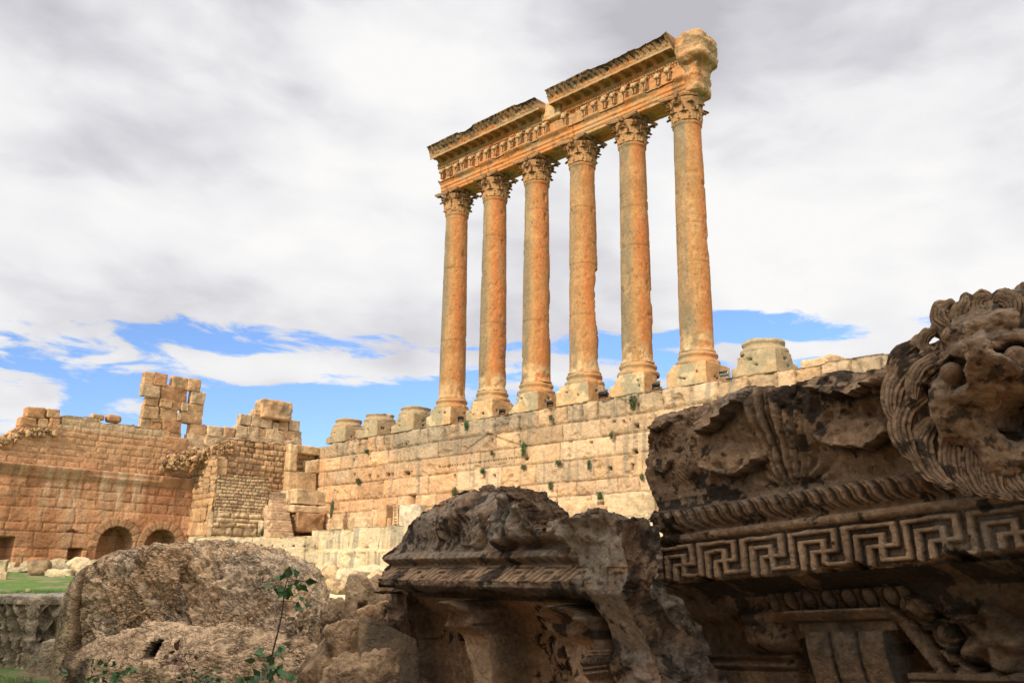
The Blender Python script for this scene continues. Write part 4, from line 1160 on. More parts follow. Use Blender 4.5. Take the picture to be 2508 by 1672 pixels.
LB = [((190, 340, 335, 425), 'bigger rounded block lying on the upper left corner of the brown wall'), ((337, 350, 440, 425), 'squarer of the two blocks lying on the upper left corner of the brown wall'),
      ((150, 415, 268, 480), 'flat block jutting out left below the big rounded one'), ((270, 418, 357, 495), 'middle block under the pair on the upper left wall corner'),
      ((357, 420, 440, 500), 'upright block under the squarer corner block'),
      ((660, 385, 765, 440), 'left of two small rounded stones on the wall top before the tall stack'), ((775, 393, 882, 455), 'right of two small rounded stones on the wall top before the tall stack'),
      ((175, 475, 235, 530), 'small stone under the jutting flat block'), ((0, 570, 110, 650), 'boulder on the broken wall top at the left picture edge'), ((45, 520, 165, 590), 'rounded stone on the slope of the broken wall end')]
for i, (t, lab) in enumerate(LB):
    h, c = bx(*R1(t), XL-0.5, 1.1 if i < 5 else 0.8)
    o = block('loose_block', h, (0, 0, 0), 280+i, M_WALL, C_A if i % 2 else C_C, rad=0.2 if i < 5 else 0.4, amp=0.06, n=12)
    o.location = c
    tag(o, lab, 'stone block', 'loose blocks on the court wall top')

# rubble core spilling over the ruined wall tops (nobody could count these stones)
def rubble():
    mb = MB(); rs = np.random.RandomState(8)
    for i in range(900):
        if i < 680:
            t = rs.rand(); x = 395+175*t; y = 1132-42*t+rs.normal()*8; X = XL+0.3+3.0*t+rs.uniform(-.8, .4)
            p = onX(x, y, X); p = np.array([p[0]-rs.rand()*0.4, p[1], p[2]-0.22])
        else:
            x = rs.uniform(0, 150); y = 1050+max(0, (60-x))*0.5+rs.normal()*5; p = onX(x, y, XL-0.3)
            p = p+np.array([-rs.rand()*0.6, 0, -0.25])
        s = 0.045+0.16*rs.rand()**2.5
        V, F = rock_star((s*1.3, s, s*0.8), 5, 7, 0.5*s, 4, 400+i, 14.0)
        V = V@rotm(rs.rand()*3, rs.rand()*3, rs.rand()*3).T+p
        mb.add(V, F, np.array([0.50, 0.32, 0.17])*rs.uniform(0.55, 1.15))
    # mortar bed underneath
    G = []
    for i in range(30):
        t = i/29; row = []
        for j in range(12):
            s = j/11; x = 408+165*t; y = 1143-50*t-14*s; X = XL+0.6-0.9*s+2.4*t
            row.append(onX(x, y, X))
        G.append(row)
    G = np.array(G); G[..., 2] += fbm(G*2.0, 4, 6)*0.12-.12
    V, F = thicken(G, -0.25); mb.add(V, F, (0.46, 0.31, 0.17))
    tag(mb.build('rubble', M_WALL), 'loose rubble and mortar core spilling over the broken wall tops', 'rubble', kind='stuff')
rubble()

# ------------------------------------------------------------------ niche pier against the podium wall
npier = empty('niche_pier', (-17.6, -4.0, 5.5))
tag(npier, 'pier of huge blocks with a hollowed niche where the podium wall begins', 'pier')
XN = -16.4
def nb(name, half, cen, seed, colr, **k):
    return block(name, half, np.array(cen)-np.array(npier.location), seed, M_WALL, colr, parent=npier, **k)
ycor = onX(707, 1150, XN)[1]; zt_, zm_, zb_ = onX(707, 1086, XN)[2], onX(707, 1152, XN)[2], onX(707, 1202, XN)[2]
yend = -1.9
# jamb with curved hollow, back, lintel, right block
nb('jamb_block', (1.45, 0.40, (zt_-zm_)/2), (XN-1.4, ycor+0.40, (zt_+zm_)/2), 301, (0.60, 0.42, 0.23), rad=0.12, amp=0.05, n=20)
nb('lintel_block', (1.2, (yend-ycor)/2-0.2, 0.36), (XN-1.25, (ycor+yend)/2+0.5, zt_-0.36), 302, (0.60, 0.42, 0.23), rad=0.12, amp=0.07, n=18)
nb('niche_back', (0.5, (yend-ycor)/2, (zt_-zm_)/2-0.2), (XN-1.75, (ycor+yend)/2, (zt_+zm_)/2-0.1), 303, (0.34, 0.20, 0.10), rad=0.1, amp=0.04, n=14)  # coloured darker than its neighbours to paint in the hollow's shade
nb('fallen_block', (0.75, 0.85, 0.60), (XN-0.72, yend-0.35, zm_+0.62), 304, (0.58, 0.42, 0.25), rad=0.12, amp=0.08, rx=0.14, n=18)
nb('pier_block', (1.45, (yend-ycor)/2, (zm_-zb_)/2), (XN-1.42, (ycor+yend)/2, (zm_+zb_)/2), 305, (0.56, 0.38, 0.21), rad=0.06, amp=0.04, n=24)
nb('pier_block', (1.55, (yend-ycor)/2+0.15, 0.66), (XN-1.15, (ycor+yend)/2, zb_-0.66), 306, (0.60, 0.46, 0.28), rad=0.1, amp=0.06, n=24)
nb('pier_block', (1.3, 1.2, 1.1), (XN-0.6, (ycor+yend)/2+0.5, zb_-2.3), 307, (0.60, 0.46, 0.28), rad=0.1, amp=0.06, n=20)
def tblock(name, px, Y, th, seed, colr, lab, cat='stone block', group='fallen blocks on the terrace', rz=0.0, **k):
    h, c = by(*px, Y, th)
    o = block(name, h, (0, 0, 0), seed, M_WALL, colr, **k); o.location = c; o.rotation_euler = (0, 0, rz)
    tag(o, lab, cat, group); return o
def xblock(name, px, X, th, seed, colr, lab, **k):
    h, c = bx(*px, X, th)
    o = block(name, h, (0, 0, 0), seed, M_WALL, colr, **k); o.location = c
    tag(o, lab, 'stone block', 'fallen blocks on the terrace'); return o
xblock('pedestal_block', (726, 1199, 812, 1236), -15.0, 1.7, 310, (0.60, 0.45, 0.27), 'pale block with a scooped rim at the foot of the niche pier', rad=0.07, amp=0.04, n=20)
xblock('flared_block', (716, 1238, 812, 1257), -14.6, 1.9, 311, (0.60, 0.43, 0.26), 'flaring flat slab between the scooped block and the brown block below', rad=0.3, amp=0.08, n=18)
xblock('brown_block', (727, 1254, 797, 1303), -14.3, 1.3, 312, (0.42, 0.25, 0.13), 'dark brown weathered block at the front edge of the terrace', rad=0.12, amp=0.09, n=22)

# terrace and its retaining walls
ZP = onY(990, 1299, -7.2)[2]
def terrace():
    V = []; 
    P = np.array([(-20, -6.9), (26, -6.9), (26, -1.9), (-20, -1.9)])
    nx, ny = 120, 16
    X, Y = np.meshgrid(np.linspace(-19, 38, nx), np.linspace(-7.3, -1.8, ny), indexing='ij')
    Z = ZP-0.10+fbm(pt3(X, Y, 0), 4, 4)*0.05
    V, F = thicken(pt3(X, Y, Z), 1.0)
    o = mesh_obj('terrace', V, F, M_WALL, None, True, np.broadcast_to((0.5, 0.4, 0.25), V.shape))
    tag(o, kind='structure')
    X1 = onY(786, 1310, -6.5)[0]; X2 = 38
    PA = onY(524, 1306, -13.4); PB = onY(786, 1306, -7.35); X0 = 0.0
    UL = np.array([PB[0]-PA[0], PB[1]-PA[1], 0]); LW = float(np.linalg.norm(UL)); UL /= LW
    nb_ = 10; G = np.array([[(PA+(PB-PA)*i/29)*np.array([1, 1, 0])+np.array([-.55-5.5*j/nb_, .5+3.5*j/nb_, ZP-.36+.05*math.sin(i+j)]) for j in range(nb_+1)] for i in range(30)])
    V2, F2 = thicken(G, 1.0)
    tag(mesh_obj('terrace', V2, F2, M_WALL, None, True, np.broadcast_to((0.5, 0.4, 0.25), V2.shape)), kind='structure')
    def podfn(seed, joints, ledge):
        def fn(u, z):
            d = fbm(pt3(u*0.5, z*0.8, seed), 5, seed)*0.06
            c = mixc((0.66, 0.53, 0.34), (0.60, 0.45, 0.27), sst(fbm(pt3(u*0.5, z, 0), 4, seed+1), -0.2, 0.4))
            st = fbm(pt3(u*1.3, z*0.10, 0), 4, seed+2); st2 = fbm(pt3(u*4, z*0.3, 0), 4, seed+3)
            dk = np.clip(sst(st+0.35*st2, 0.02, 0.4)*(0.35+0.65*(ledge > 0)), 0, 1)*0.72
            c = mixc(c, (0.27, 0.25, 0.19), dk)
            for jx in joints:
                g = np.exp(-(np.abs(u-jx-0.03*np.sin(z*3))/0.03)**2); d = d-0.06*g; c = c*(1-0.5*g)[..., None]
            if ledge:
                lz = ledge+fbm(pt3(u*0.8, 0, 0), 4, 9)*0.22
                d = d+0.22*(1-sst(z, lz-0.06, lz+0.04))*(fbm(pt3(u*0.4, 0, 0), 2, 12) > -0.5)
                c = mixc(c, (0.68, 0.50, 0.30), np.exp(-((z-lz)/0.12)**2)*0.8)
            g = fbm(pt3(u*0.9, z*1.6, 4), 4, seed+5)
            d -= np.clip(g-0.45, 0, 1)*0.4
            # row of small beam sockets
            zr = 4.05-0.6*(ledge > 0); per = 0.86
            s = (np.abs(((u/per) % 1)-0.5)*per < 0.055) & (np.abs(z-zr) < 0.07); d = np.where(s, -0.25, d); c = np.where(s[..., None], (0.1, 0.06, 0.03), c)
            return d, c
        return fn
    o = wall('retaining_wall', (PA[0], PA[1], 0), UL, (UL[1], -UL[0], 0), -2.0, LW+.3, 0.2, ZP-.2, 0.07, podfn(501, [3.1, 7.4], 0), M_WALL, 1.2, lambda u, z: z < ZP-.27+.04*np.sin(u*2))
    tag(o, 'smooth pale retaining wall of giant slabs, the set-back left stretch', 'wall')
    def m2(u, z): return z < ZP+0.35-0.5*sst(u, 20, 40)+fbm(pt3(u*0.6, 0, 0), 3, 13)*0.08
    o = wall('retaining_wall', (0, -7.4, 0), (1, 0, 0), (0, -1, 0), X1, X2, 0.2, ZP+0.5, 0.075, podfn(511, [X1+4.3, X1+8.9, X1+13.6, X1+18], ZP-1.35), M_WALL, 1.2, m2)
    tag(o, 'rain-streaked retaining wall with a worn ledge, standing forward behind the carved block', 'wall')
terrace()
# steps climbing beside the facing
def steps():
    mb = MB(); z1 = onX(660, 1203, XB-.6)[2]; n = 15
    root = empty('stone_steps', (XB+1.2, -6.0, ZP))
    for i in range(n):
        t = i/(n-1); X = XB+3.2-4.0*t; z = ZP+(z1-ZP)*(i+1)/n
        ya_ = onX(660-4*t, 1300-100*t, X)[1]-.2*math.sin(i*1.7); yb_ = onX(706-18*t, 1300-95*t, X)[1]+.5
        V, F, c = block(None, (0.30, (yb_-ya_)/2, (z-ZP)/2+.25), (X-.2, (ya_+yb_)/2, (z+ZP)/2-.25), 520+i, None, (0.56, 0.39, 0.235), rad=0.04, amp=0.03, n=14)
        mb.add(V-np.array(root.location), F, c)
    mb.build('flight', M_WALL, root)
    tag(root, 'worn flight of stone steps between the small-stone facing and the niche pier', 'steps')
steps()
# low blocks at the foot of the facing
for i, (px, lab) in enumerate([((540, 1277, 567, 1306), 'leftmost pale upright block on the terrace edge'), ((568, 1278, 594, 1306), 'second pale upright block on the terrace edge'),
                               ((595, 1276, 640, 1306), 'widest pale block on the terrace edge, next to the steps')]):
    tblock('terrace_block', px, -8.2 if i < 5 else -7, 0.9, 540+i, (0.64, 0.50, 0.32), lab, rad=0.12, amp=0.05, n=12)
for i, (px, Y, colr, lab) in enumerate([
    ((812, 1268, 838, 1300), -4.5, C_B, 'small pale block at the left end of the carved fragments'),
    ((852, 1266, 908, 1300), -4.6, C_B, 'broad low block left of the carved pilaster fragment'),
    ((978, 1236, 1026, 1300), -4.3, (0.62, 0.52, 0.37), 'big smooth slab leaning right of the carved pilaster fragment'),
    ((1352, 1248, 1374, 1282), -4.6, C_B, 'small squared stone in front of the wall behind the dark carved block'),
    ((1378, 1224, 1462, 1282), -4.6, C_B, 'wedge shaped pale block with a straight left edge on the terrace'),
    ((1480, 1206, 1602, 1268), -4.2, (0.56, 0.43, 0.26), 'largest pale block on the terrace, partly behind the lion cornice'),
    ((1455, 1235, 1474, 1275), -4.8, C_B, 'narrow upright stone between the wedge and the largest block')]):
    tblock('fallen_block', px, Y, 1.2 if i != 2 else 0.7, 550+i, colr, lab, rad=0.12, amp=0.08, n=16)
# carved pilaster fragment
def pilaster():
    h, c = by(908, 1232, 975, 1299, -4.4, 0.9); root = empty('carved_fragment', (c[0], c[1], c[2]-h[2]))
    tag(root, 'carved door-frame fragment with niches and a ladder-like moulding, leaning on the wall', 'carved block', 'fallen blocks on the terrace')
    H = h[2]*2; Wd = h[0]
    mb = MB()
    for (x0, x1, z0, z1, y, cc) in [(-Wd, -Wd*0.55, 0, H*0.8, 0, C_B), (-Wd*0.5, Wd*0.1, 0, H*0.95, -0.05, C_A), (Wd*0.15, Wd*0.45, 0, H*0.45, 0.05, C_A)]:
        V, F, c_ = block(None, ((x1-x0)/2, 0.4, (z1-z0)/2), ((x0+x1)/2, y, (z0+z1)/2), int(x0*10)+570, None, cc, rad=0.1, amp=0.05, n=12); mb.add(V, F, c_)
    mb.build('fragment_body', M_WALL, root)
    mb = MB()
    for s in (0.55, 0.85):
        V, F, c_ = block(None, (0.06, 0.12, H*0.46), (Wd*s, -0.2, H*0.46), 580, None, C_B, rad=0.2, amp=0.01, n=6); mb.add(V, F, c_)
    for k in range(9):
        V, F, c_ = block(None, (Wd*0.13, 0.08, 0.06), (Wd*0.7, -0.2, H*(0.06+k*0.1)), 581+k, None, C_B, rad=0.3, amp=0.01, n=5); mb.add(V, F, c_)
    mb.build('ladder_moulding', M_WALL, root)
pilaster()

# ------------------------------------------------------------------ floodlights at the column feet
def lamp(x, y, lab, mat, s=1.0, rz=0.0):
    p = onY(x, y, -1.95)
    root = empty('floodlight', (p[0], -1.95, Z0-0.02), rz)
    tag(root, lab, 'floodlight', 'floodlights at the column feet')
    V, F, N_ = rounded_box((0.42*s, 0.22*s, 0.15*s), 0.25, 8, 0, 1, 1); V = V@rotm(-0.35, 0, 0).T
    V[:, 2] += 0.26
    mesh_obj('lamp_housing', V, [F], mat, root, True)
    mb = MB()
    for q in (-1, 1):
        V, F, N_ = rounded_box((0.02, 0.05, 0.14), 0.2, 3, 0, 1, 1); mb.add(V+np.array([q*0.42*s, 0, 0.13]), F)
    V, F, N_ = rounded_box((0.43*s, 0.07, 0.02), 0.2, 3, 0, 1, 1); mb.add(V+np.array([0, 0, 0.02]), F)
    mb.build('bracket', mat, root)
    V, F, N_ = rounded_box((0.36*s, 0.02, 0.11*s), 0.2, 3, 0, 1, 1); V = V@rotm(-0.35, 0, 0).T+np.array([0, -0.2*s, 0.33]); mesh_obj('glass', V, [F], M_BLACK, root, True)
for x, y, lab in [(1128, 1033, 'black floodlight at the foot of the leftmost column'), (1230, 1016, 'black floodlight at the foot of the second column'),
                  (1347, 989, 'black floodlight at the foot of the third column'), (1478, 971, 'black floodlight standing clear beside the fourth column'), (1607, 951, 'black floodlight by the foot of the fifth column')]:
    lamp(x, y, lab, M_BLACK, 0.85 if x == 1478 else 0.62)
lamp(1775, 921, 'grey floodlight right of the last column foot', M_GREY, .8)

# ------------------------------------------------------------------ plants rooted in the wall joints
def tuft(name, p, r, hang, lab, seed, mat=None, n=70):
    rs = np.random.RandomState(seed); mb = MB()
    V, F = rock_star((r*.30, r*.18, r*(.26+.46*hang)), 6, 9, r*.12, 6/r, seed); V[:, 2] -= r*.35*hang; mb.add(V, F)
    for i in range(n*3):
        # every leaf stays close to the clump it grows from
        k = rs.rand(); a = rs.uniform(0, 6.28)
        d = np.array([np.clip(rs.normal(), -1.7, 1.7)*.34*(1-.45*k*min(hang, 1)), -abs(math.sin(a))*.38*rs.rand()-.05, .35*rs.normal()*.6-hang*k*1.15+.1])*r
        s = r*rs.uniform(.08, .19)
        t = rs.normal(size=3); t /= np.linalg.norm(t); b = np.cross(t, rs.normal(size=3)); b /= np.linalg.norm(b)
        mb.add([d-t*s, d-b*s*.5, d+t*s, d+b*s*.5], np.array([[0, 1, 2, 3]]))
    o = mb.build(name, mat or M_LEAF, None, False); o.location = p
    tag(o, lab, 'plant', 'plants rooted in the wall joints'); return o
TUFTS = [(1143, 1036, .45, 1.2, 'green creeper hanging from the top course below the leftmost column'), (1551, 976, .62, 1.0, 'bushiest green plant in the wall, under the tall fifth plinth'),
         (1350, 1018, .34, 0.8, 'green tuft in the top course under the third floodlight'),
         (1282, 1088, .42, 2.0, 'thin green plant hanging at the right end of the gable mark'), (1206, 1107, .34, .6, 'green tuft just above the long row of small holes'),
         (1369, 1132, .50, .3, 'wide green tuft below a grey rain streak'),
         (1443, 1130, .34, 1.6, 'narrow hanging plant in the middle of the wall below the fifth column'), (1498, 1061, .38, .9, 'green tuft upper right in the wall close to the lion cornice'),
         (1573, 1163, .34, .9, 'green tuft lower right in the wall beside the lion cornice'), (1470, 1209, .46, .8, 'green plant over the largest fallen terrace block'),
         (1349, 1183, .42, 1.0, 'dark green tuft on the lower joint above the dark carved block'), (1113, 1197, .46, 1.2, 'dark green plant just left above the dark carved block'),
         (1183, 1152, .44, .4, 'left one of the low green tufts below the row of small holes'), (1283, 1142, .46, .3, 'wide low green tuft at the right end of the row of small holes'),
         (878, 1175, .56, .5, 'broad green plant below the putlog holes at the left of the wall'),
         (900, 1105, .46, .2, 'green growth under the eroded top course at the left of the wall'),
         (815, 1232, .55, 2.2, 'dark creeper hanging beside the niche pier')]
for i, (x, y, r, hg, lab) in enumerate(TUFTS):
    p = onY(x, y, -1.9 if x != 815 else -3.4)
    tuft('wall_plant', p, r*.9, hg, lab, 600+i, M_LEAFD if i % 3 == 0 else M_LEAF, 80)
tuft('wall_plant', onY(531, 1295, -8.6), 0.7, 1.6, 'tall green bush at the left end of the terrace edge', 640, M_LEAF, 130)
tuft('wall_plant', onY(645, 1297, -8.4), 0.45, .6, 'small green bush at the foot of the steps', 641, M_LEAF, 80)

# ------------------------------------------------------------------ top stones right of the bases
o = tblock('capping_stone', (1962, 874, 2060, 898), -1.2, 1.4, 590, C_B, 'low rough stone lying on the wall top right of the big grey base', group=None, rad=0.25, amp=0.12, n=18)
o = tblock('joint_stone', (868, 1052, 880, 1070), -1.3, 0.6, 591, ORG, 'small orange stone wedged between the two left bases', group=None, rad=0.2, amp=0.04, n=8)

# ------------------------------------------------------------------ rubble row before the court wall
def R5(t): return (t[0]/5.026, 1360+t[1]/5.026, t[2]/5.026, 1360+t[3]/5.026)
ROW = [((-30, 50, 100, 190), 62, 'b', 'grey mossy boulder at the left picture edge of the rubble row'), ((100, 80, 190, 150), 63, 's', 'small stone behind the left end of the rubble row'),
       ((105, 138, 362, 212), 60, 's', 'long low dark stone on the grass edge'), ((260, 62, 372, 150), 62, 's', 'pale boulder left of the thick drum-like stone'),
       ((362, 55, 625, 240), 58, 'c', 'thick drum-like brown stone, darkest of the row'), ((618, 80, 725, 172), 61, 's', 'pale angular stone touching the right end of the drum-like stone'),
       ((635, 48, 838, 128), 64, 'b', 'grey block behind the drum-like stone'), ((826, 42, 1112, 175), 63, 's', 'large grey rock mound in front of the small dark doorway'),
       ((722, 118, 838, 172), 60, 's', 'small cream stone left of the grey rock mound'), ((538, 185, 610, 300), 56, 'b', 'narrow pale stone left of the flat squared block'),
       ((598, 163, 926, 332), 56, 'b', 'flat squared cream block on the grass'), ((612, 236, 852, 342), 54, 's', 'rounded grey stone leaning before the flat squared block'),
       ((922, 178, 1115, 322), 56, 's', 'cream stone with a dark underside right of the flat block'), ((913, 116, 1052, 182), 60, 's', 'small pale block on top of the rubble, centre'),
       ((1125, 52, 1510, 120), 66, 'b', 'long grey slab lying before the first arch'), ((1085, 80, 1250, 200), 61, 's', 'tilted pale rock below the grey slab'),
       ((1140, 160, 1320, 215), 58, 's', 'low cream stone beside the big boulder'), ((1240, 115, 1420, 190), 60, 's', 'jagged pale stone right under the grey slab'),
       ((-10, 196, 96, 316), 50, 'b', 'lone squared block on the grass at the left edge'), ((318, 398, 372, 424), 38, 's', 'small white stone lying alone on the grass'),
       ((638, 318, 688, 340), 50, 's', 'small white stone before the rubble row')]
for i, (t, D, kind, lab) in enumerate(ROW):
    x0, y0, x1, y1 = R5(t)
    a = at(x0, (y0+y1)/2, D); b = at(x1, (y0+y1)/2, D); top = at((x0+x1)/2, y0, D)[2]; bot = at((x0+x1)/2, y1, D)[2]
    c = (a+b)/2; w = np.linalg.norm(b-a)/2; g = float(ground_z(c[0], c[1]))
    bot = min(bot, g-0.1) if bot > g else bot
    hz = (top-bot)/2
    colr = [(0.46, 0.36, 0.22), (0.58, 0.46, 0.28), (0.36, 0.30, 0.19)][i % 3]
    if kind == 'c': colr = (0.30, 0.21, 0.12)
    if kind in 'bc':
        o = block('fallen_stone', (w, w*0.6, hz), (0, 0, 0), 700+i, M_WALL, colr, rad=0.14 if kind == 'b' else 0.45, amp=0.06, n=16, freq=2)
    else:
        V, F = rock_star((w*1.05, w*0.75, hz*1.08), 14, 12, 0.07*w+0.02, 2.2/max(w, .3), 700+i)
        o = mesh_obj('fallen_stone', V, [F], M_WALL, None, True, mixc(colr, np.array(colr)*0.6, sst(fbm(V*2, 3, i), 0, .5)))
    o.location = (c[0], c[1], (top+bot)/2); o.rotation_euler = (0, 0, 0.75)
    tag(o, lab, 'stone', 'fallen stones before the court wall')
# temple flank behind the camera: it throws the shade that lies over the foreground
def south_temple():
    zs = list(np.arange(-1, 24, 1.05)); lay = Lay(zs, -60, 160, 1.5, 3.5, 3)
    f = small_blocks_fn(lay, 880, (TAN, PALE, GREY), 0.4, 0.4)
    O_ = (0, YTEMPLE, 0)
    o = wall('temple_wall', O_, (1, 0, 0), (0, 1, 0), XT0, XT1, -0.5, HTEMPLE, 0.5, f, M_WALL, 12.0)
    tag(o, 'tall temple side wall behind the viewer that shades the foreground', 'wall')
YTEMPLE, HTEMPLE, XT0, XT1 = -66.0, 16.5, 36.0, 68.0
south_temple()
# ------------------------------------------------------------------ foreground: carved cornice pieces
def nrm(v): v = np.asarray(v, float); return v/np.linalg.norm(v)
class Frame:
    """local axes of a carved block: a along it, v up it, o out of its face"""
    def __init__(s, Q, e1):
        s.Q = np.asarray(Q, float); s.e1 = nrm(e1); up = np.array([0, 0, 1.0]); s.e2 = nrm(up-(up@s.e1)*s.e1); s.n = np.cross(s.e1, s.e2)
        if s.n@(s.Q-CAM) > 0: s.n = -s.n
    def loc(s, x, y, o=0.0):
        d = ray(x, y); t = ((s.Q+s.n*o-CAM)@s.n)/(s.n@d); P = CAM+d*t-s.Q
        return P@s.e1, P@s.e2
    def w(s, a, o, v):
        return s.Q+np.asarray(a)[..., None]*s.e1+np.asarray(o)[..., None]*s.n+np.asarray(v)[..., None]*s.e2
def fwall(name, fr, a0, a1, v0, v1, res, fn, mat, thick, maskfn, parent=None, jit=.03):
    """relief slab in a block's own axes, built flat and then carried to its place"""
    def rc(P):
        n = fbm(P*5, 5, 77); c = mixc(DT*.62, DB*.55, sst(n, -.3, .4)); c = mixc(c, GY*.8, sst(fbm(P*2.2, 4, 78), 0, .4)*.7)
        return mixc(c, BK, sst(fbm(P*8, 5, 79, .6), .15, .35)*.8)
    o = wall(name, (0, 0, 0), (1, 0, 0), (0, -1, 0), a0, a1, v0, v1, res, fn, mat, thick, maskfn, parent, .03, jit, rc)
    me = o.data; n = len(me.vertices); co = np.zeros(n*3, np.float32); me.vertices.foreach_get('co', co); co = co.reshape(-1, 3)
    P = fr.w(co[:, 0], -co[:, 1], co[:, 2])
    if parent is not None: P = P-np.array(parent.location)
    me.vertices.foreach_set('co', P.astype(np.float32).ravel())
    if np.dot(np.cross(fr.e1, fr.e2), fr.n) < 0: me.flip_normals()
    me.update(); return o
def meander(x, y):
    """Greek key with crossing arms: distance (in cells) to the raised fillets; 11 cells per unit, 10 high"""
    f = np.mod(x, 11.0); best = np.full(f.shape, 9.0)
    A = [(0.5, 0.8), (0.5, 9.5), (9.35, 9.5), (9.35, 4.1), (4.7, 4.1), (4.7, -2)]
    B = [(2.5, -2), (2.5, 7.0), (7.0, 7.0), (7.0, 0.8), (11.5, 0.8)]
    for L in (A, B):
        for (x0, y0), (x1, y1) in zip(L[:-1], L[1:]):
            for s in (-11, 0, 11):
                dx = np.maximum(np.maximum(min(x0, x1)-(f+s), (f+s)-max(x0, x1)), 0); dy = np.maximum(np.maximum(min(y0, y1)-y, y-max(y0, y1)), 0)
                best = np.minimum(best, np.maximum(dx, dy))
    return best
def hood(a, v, ca, cv, w, h, A, rot, seed):
    c, s = math.cos(rot), math.sin(rot)
    x = ((a-ca)*c+(v-cv)*s)/w; y = (-(a-ca)*s+(v-cv)*c)/h
    n = fbm(pt3(a*14, v*14, seed), 3, seed)
    yl = -0.45+0.55*x*x+0.10*n+0.035*np.cos(x*11)
    r2 = x*x+y*y
    k = sst(1.15-r2+0.2*n, 0.0, 0.55)
    lip = np.exp(-np.clip(y-yl, 0, 9)*1.1)*(y > yl)
    veins = 1+0.10*np.cos(x*16+y*2)
    return A*k*lip*veins, k*(y < yl)*(np.exp(-np.clip(yl-y, 0, 9)*3))
FR = Frame(at(1611, 1334, 7.0), -nrm(ray(-485, 1590)))
DT = np.array((0.34, 0.225, 0.135)); DB = np.array((0.215, 0.130, 0.075)); BK = np.array((0.040, 0.032, 0.025)); GY = np.array((0.24, 0.205, 0.16))
def crust(a, v, c, amount, seed, d=None):
    n = fbm(pt3(a*9, v*9, seed), 5, seed, 0.62); n2 = fbm(pt3(a*2.0, v*2.0, seed+3), 3, seed+1)
    k = sst(n+0.75*n2+amount, 0.30, 0.48)
    return mixc(c, BK, k*0.9)
RC = empty('lion_cornice', FR.w(np.array(1.5), np.array(-0.6), np.array(-1.9)))
tag(RC, 'huge dark fallen cornice with a lion head, key pattern band and acanthus leaves', 'carved block')
